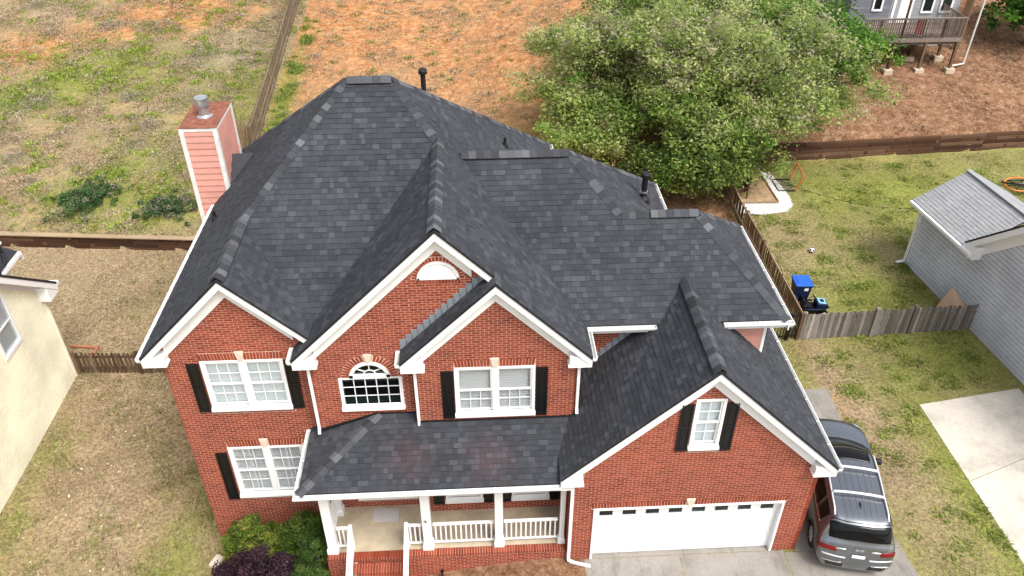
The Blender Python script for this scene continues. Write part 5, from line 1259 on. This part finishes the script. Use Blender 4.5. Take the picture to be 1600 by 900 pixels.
    patch('tailgate_chrome', 2.86, 3.02, 4.3, 6, chrome, .014, 3, 10); patch('bumper_chrome', 1.02, 1.16, 2.6, 6, chrome, .012, 3, 14); patch('bumper_insert', .35, .98, 3.2, 6, trim, .006, 5, 10); patch('bumper_step', 1.86, 2.04, 2.9, 6, railm, .006, 4, 12)
    patch('hatch_seam', 4.94, 4.985, 3.9, 6, trim, .003, 1, 14); patch('wiper_cowl', 8.96, 9.12, 4.2, 6, trim, .006, 2, 12); patch('grille', 11.75, 12.5, 4.6, 6, trim, .01, 5, 8)
    for v in (4.75, 5.1, 5.45, 5.8):
        for s in (1, -1): patch('roof_groove', 5.15, 7.3, v, v+.035, simple('groove', (.10, .10, .11), .4, .6) if (v, s) == (4.75, 1) else bpy.data.materials['groove'], .0015, 12, 1, sides=(s,))
    for s in (1, -1):
        pts = [P(u, 4.22)*np.array([s, 1, 1])+np.array([0, 0, .055 if 5.2 < u < 7.9 else .0]) for u in np.linspace(5.1, 8.0, 14)]
        m = MB(); m.r = .5; m.tube(pts, .024, 8); m.build('roof_rail', railm, c, smooth=True)
    for u in (5.95, 7.0):
        a = P(u, 4.22); b = a*np.array([-1, 1, 1]); m = MB(); m.r = .5; mid = (0, a[1], a[2]+.14); m.tube([a+np.array([0, 0, .06]), (a[0]*.9, a[1], a[2]+.11), (a[0]*.45, a[1], a[2]+.135), mid, (-a[0]*.45, a[1], a[2]+.135), (-a[0]*.9, a[1], a[2]+.11), b+np.array([0, 0, .06])], .036, 8); m.build('crossbar', railm, c, smooth=True)
    m = MB(); m.r = .5; m.box(-.16, .16, -2.498, -2.478, .84, .94); m.build('license_plate', M['white'], c)
    k = MB(); k.r = .5
    for s in (-1, 1): k.tube([(s*.055+.05*math.cos(a), -2.425+.0, 1.075+.028*math.sin(a)) for a in [2*math.pi*i/14 for i in range(15)]], .009, 6)
    k.build('emblem', chrome, c)
    m = MB(); m.r = .5; m.prism([(-.012, -1.55, 1.745), (.012, -1.55, 1.745), (.012, -1.40, 1.745), (-.012, -1.40, 1.745)], (0, -.05, .055)); m.build('antenna_fin', trim, c)
    for s in (1, -1):
        w = empty('door_mirror', parent=c); m = MB(); m.r = .5; m.box(s*1.03-.09, s*1.03+.09, .70, .86, 1.02, 1.18); m.build('mirror_shell', trim, w, bevel=.04); m = MB(); m.r = .5; m.beam((s*.90, .82, 1.05), (s*1.0, .80, 1.06), .05, .04); m.build('mirror_arm', trim, w)
        for (y, z) in arches:
            w = empty('wheel', parent=c); prof = [(.20, -.11), (.34, -.11), (.365, -.08), (.37, 0), (.365, .08), (.34, .11), (.20, .11)]
            m = MB(); m.r = .5; n = 28; base = 0; x0 = s*.845
            for (r, o_) in prof:
                for q in range(n): m.V.append((x0+o_*s, y+r*math.cos(2*math.pi*q/n), z+.012+r*math.sin(2*math.pi*q/n)))
            for a in range(len(prof)-1):
                for q in range(n): m.F.append([a*n+q, a*n+(q+1) % n, (a+1)*n+(q+1) % n, (a+1)*n+q]); m.R.append(.5)
            m.build('tyre', rubber, w, smooth=True)
            m = MB(); m.r = .5; m.tube([(x0+s*.02, y, z+.012), (x0+s*.05, y, z+.012)], .23, 24); m.build('brake_disc', trim, w)
            for q in range(10):
                a = 2*math.pi*q/10; m = MB(); m.r = .5; m.beam((x0+s*.10, y+.03*math.cos(a), z+.012+.03*math.sin(a)), (x0+s*.095, y+.24*math.cos(a), z+.012+.24*math.sin(a)), .04, .03, (1, 0, 0)); m.build('spoke', railm, w)
            m = MB(); m.r = .5; m.tube([(x0+s*.095, y+.24*math.cos(a), z+.012+.24*math.sin(a)) for a in [2*math.pi*i/24 for i in range(25)]], .015, 6); m.build('rim', railm, w)
            m = MB(); m.r = .5; m.tube([(s*(.955 if y < 0 else .95), y+.41*math.cos(a), z+.02+.41*math.sin(a)) for a in [math.pi*i/20-.05 for i in range(22)]], .035, 6); m.build('arch_trim', trim, c)
car()
# ------------------------------------------------------------------ vegetation
def leaves(n, ctr, rad, size, cols, wts, clump=None, up=.4, seed=0, jitter=.25):
    """n leaf quads; ctr (k,3) cluster centres with radius rad; returns verts (n*4,3), colours (n,3)"""
    r = np.random.default_rng(seed); k = len(ctr); idx = r.integers(0, k, n)
    d = r.normal(size=(n, 3)); d /= np.linalg.norm(d, axis=1, keepdims=True)+1e-9
    rr = rad[idx] if np.ndim(rad) else np.full(n, rad); q = r.random(n)**.45
    p = ctr[idx]+d*(rr*q)[:, None]*np.array([1, 1, .75])
    a = r.normal(size=(n, 3)); a[:, 2] *= .6; a /= np.linalg.norm(a, axis=1, keepdims=True)
    nn = d+np.array([0, 0, up])+r.normal(size=(n, 3))*.6
    b = np.cross(nn, a); b /= np.linalg.norm(b, axis=1, keepdims=True)+1e-9
    s = size*r.uniform(.6, 1.35, n)[:, None]
    V = np.stack([p-a*s, p-b*s*.5, p+a*s, p+b*s*.5], 1).reshape(-1, 3)
    cols = np.array(cols, float); wts = np.array(wts, float)/sum(wts)
    cl = r.choice(len(cols), size=k, p=wts); own = r.choice(len(cols), size=n, p=wts)
    ci = np.where(r.random(n) < .6, cl[idx], own)
    C_ = cols[ci]*r.uniform(1-jitter, 1+jitter, n)[:, None]
    return V, np.clip(C_, 0, 1)
def tree(label, loc, height, spread, depth, cols, wts, seed, nleaf=40000, leaf=.13, low=.18, cat='tree', clus=.55, limbs=9, blossom=None):
    rs = random.Random(seed); x, y = loc; z = Hf(x, y)
    t = empty('tree', (x, y, z), 0, label, cat); m = MB(); m.r = .5; tips = []
    m.tube([(0, 0, -.2), (.05, .02, height*.18), (-.04, .05, height*.38), (.03, 0, height*.62)], [.24, .2, .15, .06], 10)
    for i in range(limbs):
        a = 2*math.pi*i/limbs+rs.uniform(-.3, .3); h0 = height*rs.uniform(.12, .5); R = rs.uniform(.72, 1.0)
        hx, hy = math.cos(a)*spread*R, math.sin(a)*depth*R; zt = height*rs.uniform(.3, .95)
        R2 = math.sqrt(max(.1, 1-((zt/height-.5)/.56)**2)); hx *= R2; hy *= R2
        pts = [Vector((0, 0, h0)), Vector((hx*.35, hy*.35, h0+(zt-h0)*.5)), Vector((hx*.7, hy*.7, h0+(zt-h0)*.82)), Vector((hx, hy, zt))]
        m.tube(pts, [.1, .07, .045, .02], 6)
        for k in range(15):
            f = rs.uniform(.25, 1.0); s = f*3; j = min(int(s), 2); b = pts[j]+(pts[j+1]-pts[j])*(s-j)
            e = b+Vector((rs.uniform(-1, 1)*spread*.34, rs.uniform(-1, 1)*depth*.34, rs.uniform(-.5, .75)*height*.16))
            e.z = max(e.z, height*low*rs.uniform(.6, 1.2)); m.tube([b, (b+e)/2+Vector((0, 0, .1)), e], [.03, .02, .008], 4, False)
            tips.append(tuple(e)); 
            for q in range(2): tips.append(tuple(e+Vector((rs.gauss(0, .55), rs.gauss(0, .55), rs.gauss(0, .35)))))
    m.build('trunk', M['bark'], t)
    C_ = np.array(tips); rad = np.array([rs.uniform(.5, 1.1)*clus for _ in tips])
    V, col = leaves(nleaf, C_, rad, leaf, cols, wts, seed=seed)
    fast_quads('crown', V, M['leaf'], t, col)
    if blossom:
        n, bc, bf = blossom; top = C_[np.argsort([-(p[2]/height)+rs.uniform(0, .5)+.12*p[1]/depth for p in C_])][:int(len(C_)*bf)]
        V, col = leaves(n, top, np.full(len(top), clus*1.1), leaf*.5, bc, [1]*len(bc), seed=seed+5)
        fast_quads('blossom', V, M['leaf'], t, col)
    return t
OL = [(.27, .36, .085), (.37, .45, .13), (.48, .50, .22), (.12, .20, .035), (.48, .43, .29)]
GR = [(.09, .21, .024), (.15, .31, .045), (.24, .40, .075), (.045, .11, .016)]
PK = [(.58, .50, .43), (.50, .43, .34), (.62, .56, .48), (.46, .43, .27)]
tree('broad olive green blossoming tree behind the middle of the brick house', (5.4, 24.0), 7.2, 5.2, 4.2, OL, [4, 5, 3, 2, 1.8], 3, 66000, .09, clus=.8, limbs=13, blossom=(16000, PK, .5))
tree('wide spreading olive tree with pale blossom overhanging the side fence', (10.1, 22.6), 6.4, 5.2, 4.0, OL, [4, 5, 3, 3, 1.2], 8, 64000, .09, low=.10, clus=.8, limbs=13, blossom=(11000, PK, .35))
tree('dark leafed low tree between the brick house and the side fence', (7.3, 19.4), 4.4, 2.9, 2.0, OL[:2]+GR[:1]+[(.06, .085, .02)], [3, 2, 2, 3], 15, 42000, .085, low=.10, clus=.7)
tree('light green bushy tree at the left of the blossoming trees', (3.0, 22.3), 4.0, 2.6, 2.4, OL[:3]+GR[1:3]+[(.24, .20, .10)], [4, 4, 2, 2, 1, 1], 52, 36000, .085, low=.08, clus=.8)
tree('vivid green leafy tree beside the hillside deck', (15.5, 26.7), 5.2, 2.3, 2.2, GR, [4, 5, 2, 3], 21, 46000, .085, low=.05, clus=.75)
tree('olive green tree at the top edge behind the blossoming trees', (8.9, 30.0), 7.0, 6.0, 3.0, OL[:4]+GR[1:2], [4, 4, 2, 3, 2], 27, 60000, .095, clus=.8)
tree('dark green tree at the top right corner', (29.6, 31.5), 6.5, 2.4, 2.4, GR, [4, 2, 1, 5], 33, 20000)
def shrub(label, x, y, rx, ry, h, cols, wts, seed, n=14000, leaf=.035, name='shrub', zoff=0, boxy=1.0, group=None, lumps=90):
    z = Hf(x, y)+zoff; r = np.random.default_rng(seed); t = empty(name, (x, y, z), 0, label, 'shrub', group)
    th = r.uniform(0, 2*np.pi, lumps); ph = r.random(lumps)**.6; rr = np.sqrt(r.random(lumps))
    sx, sy = np.sign(np.cos(th))*np.abs(np.cos(th))**boxy, np.sign(np.sin(th))*np.abs(np.sin(th))**boxy
    if name == 'bush': rr = np.abs(r.normal(0, .55, lumps)); ph = ph*r.random(lumps)
    C_ = np.stack([sx*rr*rx, sy*rr*ry, h*(.25+.65*ph)*np.clip(1-.35*rr**3, .15, 1)], -1)
    V, col = leaves(n, C_, (r.uniform(.12, .34, lumps) if name == 'bush' else np.full(lumps, min(rx, ry, h)*.32)), leaf, cols, wts, seed=seed, up=.9); V[:, 2] = np.maximum(V[:, 2], .02)
    fast_quads('foliage', V, M['leaf'], t, col)
    m = MB(); m.r = .5
    for i in range(10): a = i*.628; m.tube([(0.02*math.cos(a), .02*math.sin(a), -.05), (rx*.3*math.cos(a), ry*.3*math.sin(a), h*.4), (rx*.6*math.cos(a+.2), ry*.6*math.sin(a+.2), h*.75)], [.018, .012, .005], 5)
    m.build('stem', M['bark'], t)
YG = [(.16, .23, .03), (.26, .31, .05), (.07, .12, .018), (.36, .34, .09)]; DG = [(.06, .12, .02), (.10, .17, .035), (.03, .065, .012), (.16, .22, .05)]; PU = [(.055, .026, .04), (.10, .05, .07), (.025, .012, .02), (.17, .10, .12)]
shrub('bright yellow green rounded shrub at the left brick corner', -9.2, 1.25, .85, .6, 2.1, YG, [4, 4, 3, 1], 1, 19000)
shrub('green shrub growing between the yellow green shrub and the porch', -7.8, 1.2, .66, .6, 2.0, [YG[0], DG[0], DG[1], DG[3]], [3, 3, 3, 1], 2, 12000)
shrub('dark purple leafed shrub at the front left', -8.95, .05, 1.15, .7, 2.25, PU, [4, 3, 3, 1], 3, 28000, .03)
shrub('clipped dark green boxwood hedge beside the porch steps', -7.4, .05, .42, .85, 2.2, DG, [4, 4, 3, 2], 4, 20000, .028, boxy=.6)
BU = [(.07, .15, .05), (.12, .21, .065), (.04, .085, .03), (.38, .32, .24)]
shrub('low sprawling dark green bush in the left back yard', -20.9, 21.2, 1.4, 1.9, .5, BU, [4, 4, 3, 1.2], 5, 9000, .055, 'bush', lumps=160)
shrub('low grey green bush near the chimney in the back yard', -17.0, 20.1, 1.6, 1.3, .48, BU[:3]+[(.32, .27, .21)], [3, 3, 3, 3.5], 6, 8500, .055, 'bush', lumps=160)
# dry stalk thicket behind the chimney
def thicket():
    n = 2600; r = np.random.default_rng(9); x = r.uniform(-16.6, -14.0, n); y = r.uniform(22, 27, n); h = r.uniform(.5, 1.5, n); z = H(x, y)
    dx, dy = r.normal(0, .25, n), r.normal(0, .25, n); w = .012
    V = np.stack([np.stack([x-w, y, z], -1), np.stack([x+w, y, z], -1), np.stack([x+dx, y+dy, z+h], -1)], 1).reshape(-1, 3)
    col = np.array([(.36, .25, .14), (.24, .16, .09), (.46, .36, .22), (.14, .09, .05)])[r.integers(0, 4, n)]
    tag(fast_quads('dry_stalks', V, M['grass'], None, col, True), 'dry tan stalks growing beside the board fence', 'weeds', kind='stuff')
thicket()
# grass, litter and brush cover
def inside_any(x, y, rects):
    k = np.zeros(len(x), bool)
    for x0, x1, y0, y1 in rects: k |= (x > x0) & (x < x1) & (y > y0) & (y < y1)
    return k
BLOCK = [(-10.45, 5.65, 0, 13), (-.2, 8.9, -5, .3), (5.6, 8.9, -.2, 6.25), (11.58, 22, -5, 5.9), (14.9, 24, 4, 13.4), (-30, -17.58, -5, 9.8), (9.0, 11.95, 17.6, 21.5), (-7.3, -.6, -1.4, 2)]
def vnoise(x, y, f, seed):
    r = np.random.default_rng(seed); g_ = r.random((64, 64)); u, v = x*f, y*f; i, j = np.floor(u).astype(int), np.floor(v).astype(int); a, b = u-i, v-j; a = a*a*(3-2*a); b = b*b*(3-2*b)
    q = lambda di, dj: g_[(i+di) % 64, (j+dj) % 64]
    return (q(0, 0)*(1-a)+q(1, 0)*a)*(1-b)+(q(0, 1)*(1-a)+q(1, 1)*a)*b
def fbm(x, y, f, seed): return .5*vnoise(x, y, f, seed)+.3*vnoise(x, y, f*2.3, seed+1)+.2*vnoise(x, y, f*5.1, seed+2)
def cover(name, label, x0, x1, y0, y1, n, size, seed, only=None, dens=None, wide=.35, lay=.8):
    r = np.random.default_rng(seed); x = r.uniform(x0, x1, n); y = r.uniform(y0, y1, n)
    k = ~inside_any(x, y, BLOCK)
    if only is not None: k &= only(x, y)
    if dens is not None: k &= r.random(n) < dens(x, y)
    x, y = x[k], y[k]; n = len(x); g_, c_, m_, b_ = masks(x, y)
    nz = fbm(x, y, .9, seed); pg = np.clip((g_+(nz-.5)*1.5-.32)*2.2, 0, 1); green = r.random(n) < pg*.9
    sf = (1+.9*r.random(n))*size*np.where(green, 1.0, .9); z = H(x, y)
    tan = np.array([(.34, .26, .155), (.28, .205, .12), (.39, .305, .19), (.21, .15, .085), (.40, .33, .22)]); grn = np.array([(.15, .19, .035), (.20, .24, .05), (.26, .28, .075), (.11, .14, .028)])
    cly = np.array([(.40, .20, .09), (.30, .12, .055), (.46, .32, .19), (.50, .40, .27)]); mul = np.array([(.20, .10, .06), (.12, .055, .035), (.30, .18, .11), (.38, .27, .19)]); gry = np.array([(.36, .30, .23), (.27, .22, .165), (.42, .36, .28)])
    col = tan[r.integers(0, 5, n)]
    s = r.random(n) < b_; col = np.where(s[:, None], gry[r.integers(0, 3, n)], col)
    s = r.random(n) < c_; col = np.where(s[:, None], cly[r.integers(0, 4, n)], col)
    s = r.random(n) < m_; col = np.where(s[:, None], mul[r.integers(0, 4, n)], col)
    col = np.where(green[:, None], grn[r.integers(0, 4, n)], col)*r.uniform(.75, 1.2, n)[:, None]*(.8+.4*fbm(x, y, .35, seed+9))[:, None]
    T = []; CC = []
    for b in range(3):
        a = r.uniform(0, 2*np.pi, n); ca, sa = np.cos(a), np.sin(a); ox, oy = r.normal(0, size*.5, n), r.normal(0, size*.5, n); lean = r.uniform(.2, lay, n)*sf; h = sf*r.uniform(.35, .8, n); w = sf*wide*.5
        p = np.stack([x+ox, y+oy, z-.004], -1)
        T.append(np.stack([p+np.stack([-sa*w, ca*w, 0*w], -1), p+np.stack([sa*w, -ca*w, 0*w], -1), p+np.stack([ca*lean, sa*lean, h], -1)], 1)); CC.append(col*r.uniform(.8, 1.15, n)[:, None])
    return tag(fast_quads(name, np.concatenate(T).reshape(-1, 3), M['grass'], None, np.concatenate(CC), True), label, 'grass', kind='stuff')
cover('grass', 'dormant tan and green grass on the left lawn', -19, -9.5, -3, 18, 75000, .045, 41, lambda x, y: (x < -10.4) | (y < 1.9))
cover('grass', 'rough dry grass and weeds of the left back yard', -36, -13.9, 17.9, 50, 120000, .07, 42, lambda x, y: y > wall_l(x))
cover('grass', 'straw and sparse weeds on the clay yard behind the house', -13.8, 10, 12.5, 50, 90000, .06, 43, None, lambda x, y: .35+.65*fbm(x, y, .8, 5))
cover('grass', 'patchy green grass of the right lawn', 5.7, 26, -3, 23.1, 90000, .042, 44, lambda x, y: (y < wall_r(x)-.25) & ((x > 9) | (y < 14)))
cover('ground_litter', 'leaf litter on the brown slope at the top right', 9, 36, 23, 44, 42000, .06, 45, lambda x, y: y > wall_r(x)+.05)
cover('ground_litter', 'dry mulch and leaves in the bed before the house', -10.5, -.2, -1.9, 2, 10000, .05, 46)
def brush():
    r = np.random.default_rng(77); T = []; CC = []
    cs = [(-32.3, 44.7), (-28.2, 42.9), (-16.4, 38.8), (-18.8, 36.6), (-16.5, 35.2), (-18.6, 31.2), (-15.7, 41.8), (-22, 31), (-25, 38), (-20, 28), (-27, 27), (-17.2, 29), (-23.5, 41), (-16.8, 25.5)]+[(r.uniform(-33, -15), r.uniform(22, 46)) for _ in range(16)]
    for (cx, cy) in cs:
        n = int(r.uniform(200, 500)); s = r.uniform(.4, .95); x = cx+r.normal(0, s, n); y = cy+r.normal(0, s, n); z = H(x, y); h = np.exp(-((x-cx)**2+(y-cy)**2)/(s*s))*r.uniform(.15, .45)
        a = r.uniform(0, 6.28, n); L = r.uniform(.12, .4, n); w = .012; p = np.stack([x, y, z+h*r.random(n)], -1); ca, sa = np.cos(a), np.sin(a)
        T.append(np.stack([p+np.stack([-sa*w, ca*w, 0*a], -1), p+np.stack([sa*w, -ca*w, 0*a], -1), p+np.stack([ca*L, sa*L, r.uniform(-.05, .15, n)], -1)], 1)); CC.append(np.array([(.34, .29, .23), (.25, .21, .16), (.38, .33, .26), (.15, .12, .09), (.12, .15, .05)])[r.integers(0, 5, n)])
    tag(fast_quads('dry_brush', np.concatenate(T).reshape(-1, 3), M['grass'], None, np.concatenate(CC), True), 'grey dry brush clumps strewn over the left back yard', 'brush', kind='stuff')
    n = 420; x = np.concatenate([r.normal(-14.6, .8, 160), r.uniform(10, 30, 120), r.uniform(-18, -10.6, 140)]); y = np.concatenate([r.uniform(-1, 9, 160), r.uniform(23.3, 30, 120), r.uniform(9, 17, 140)]); z = H(x, y)+.02; s = r.uniform(.02, .055, n); a = r.uniform(0, 6.28, n)
    p = np.stack([x, y, z], -1); u = np.stack([np.cos(a), np.sin(a), r.normal(0, .3, n)], -1)*s[:, None]; v = np.stack([-np.sin(a), np.cos(a), r.normal(0, .3, n)], -1)*s[:, None]*.6
    tag(fast_quads('dead_leaves', np.stack([p-u, p-v, p+u, p+v], 1).reshape(-1, 3), M['grass'], None, np.array([(.55, .42, .28), (.45, .28, .15), (.62, .55, .45)])[r.integers(0, 3, n)]), 'scattered pale dead leaves on the lawns', 'leaves', kind='stuff')
brush()
def weeds(name, label, spots, seed, cols, hmax):
    """leafy weed tufts standing in clumps"""
    r = np.random.default_rng(seed); T = []; CC = []
    for (cx, cy, s, k) in spots:
        n = int(k); x = cx+r.normal(0, s, n); y = cy+r.normal(0, s*.8, n); ok = ~inside_any(x, y, BLOCK); x, y = x[ok], y[ok]; n = len(x); z = H(x, y); a = r.uniform(0, 6.28, n); ca, sa = np.cos(a), np.sin(a); L = r.uniform(.05, .16, n); h = r.uniform(.04, hmax, n)*np.exp(-((x-cx)**2+(y-cy)**2)/(2*s*s)); w = r.uniform(.012, .03, n)
        p = np.stack([x, y, z+h*.4], -1); T.append(np.stack([p+np.stack([-sa*w, ca*w, 0*a], -1), p+np.stack([sa*w, -ca*w, 0*a], -1), p+np.stack([ca*L, sa*L, h], -1)], 1))
        CC.append(np.array(cols)[r.integers(0, len(cols), n)]*r.uniform(.7, 1.2, n)[:, None]*r.uniform(.75, 1.2))
    tag(fast_quads(name, np.concatenate(T).reshape(-1, 3), M['grass'], None, np.concatenate(CC), True), label, 'weeds', kind='stuff')
rw = np.random.default_rng(5)
def pick(n, x0, x1, y0, y1, smin, smax, kk, dens=None):
    out = []
    while len(out) < n:
        x, y = rw.uniform(x0, x1), rw.uniform(y0, y1)
        if dens is not None and rw.random() > dens(np.array([x]), np.array([y]))[0]: continue
        s = rw.uniform(smin, smax); out.append((x, y, s, kk*(s/.2)**2))
    return out
GW = [(.13, .20, .03), (.19, .26, .045), (.08, .12, .02), (.26, .30, .08)]
weeds('weed_tufts', 'small green weed tufts scattered over the clay yard', pick(260, -13, 6, 18, 48, .06, .22, 60)+pick(60, -13.7, -12.9, 24, 42, .1, .3, 90), 91, GW, .16)
dl = lambda x, y: np.clip(masks(x, y)[0]*1.3, 0, 1)
weeds('weed_tufts', 'bright lime and green weeds over the left back yard', pick(520, -34, -14.2, 18.6, 47, .08, .35, 55, dl), 92, [(.25, .34, .035), (.18, .26, .04), (.32, .38, .06), (.11, .16, .03)], .16)
weeds('dry_tufts', 'dry straw tufts over the back yards', pick(500, -34, -14.2, 18.6, 47, .1, .4, 45)+pick(380, -13, 7, 20, 48, .08, .3, 45), 93, [(.38, .31, .20), (.31, .24, .15), (.42, .35, .24), (.22, .17, .11)], .14)
weeds('dark_litter', 'dark twigs and leaf bits strewn on the brown slope', pick(220, 11, 34, 23.6, 42, .05, .25, 40), 94, [(.09, .055, .035), (.16, .10, .06), (.34, .24, .15)], .06)
dr = lambda x, y: np.where((y < 22.6) & ~inside_any(x, y, BLOCK) & ((x > 9.1) | (y < 8)) & (x > 8.9-.0), .15+masks(x, y)[0]*.5, 0)
weeds('weed_tufts', 'darker green clumps in the right lawn', pick(330, 8.9, 24, -1.5, 22.5, .06, .3, 55, dr), 95, [(.14, .18, .03), (.19, .23, .045), (.10, .13, .025)], .09)
dq = lambda x, y: np.where((x < -10.6) & (x > -17.4) & (y < 17.6), .4, 0)
weeds('weed_tufts', 'darker and greener clumps in the left lawn', pick(300, -17.4, -10.6, -1.5, 17.6, .05, .25, 40, dq), 96, [(.22, .19, .08), (.17, .19, .05), (.20, .14, .08), (.30, .23, .13)], .07)
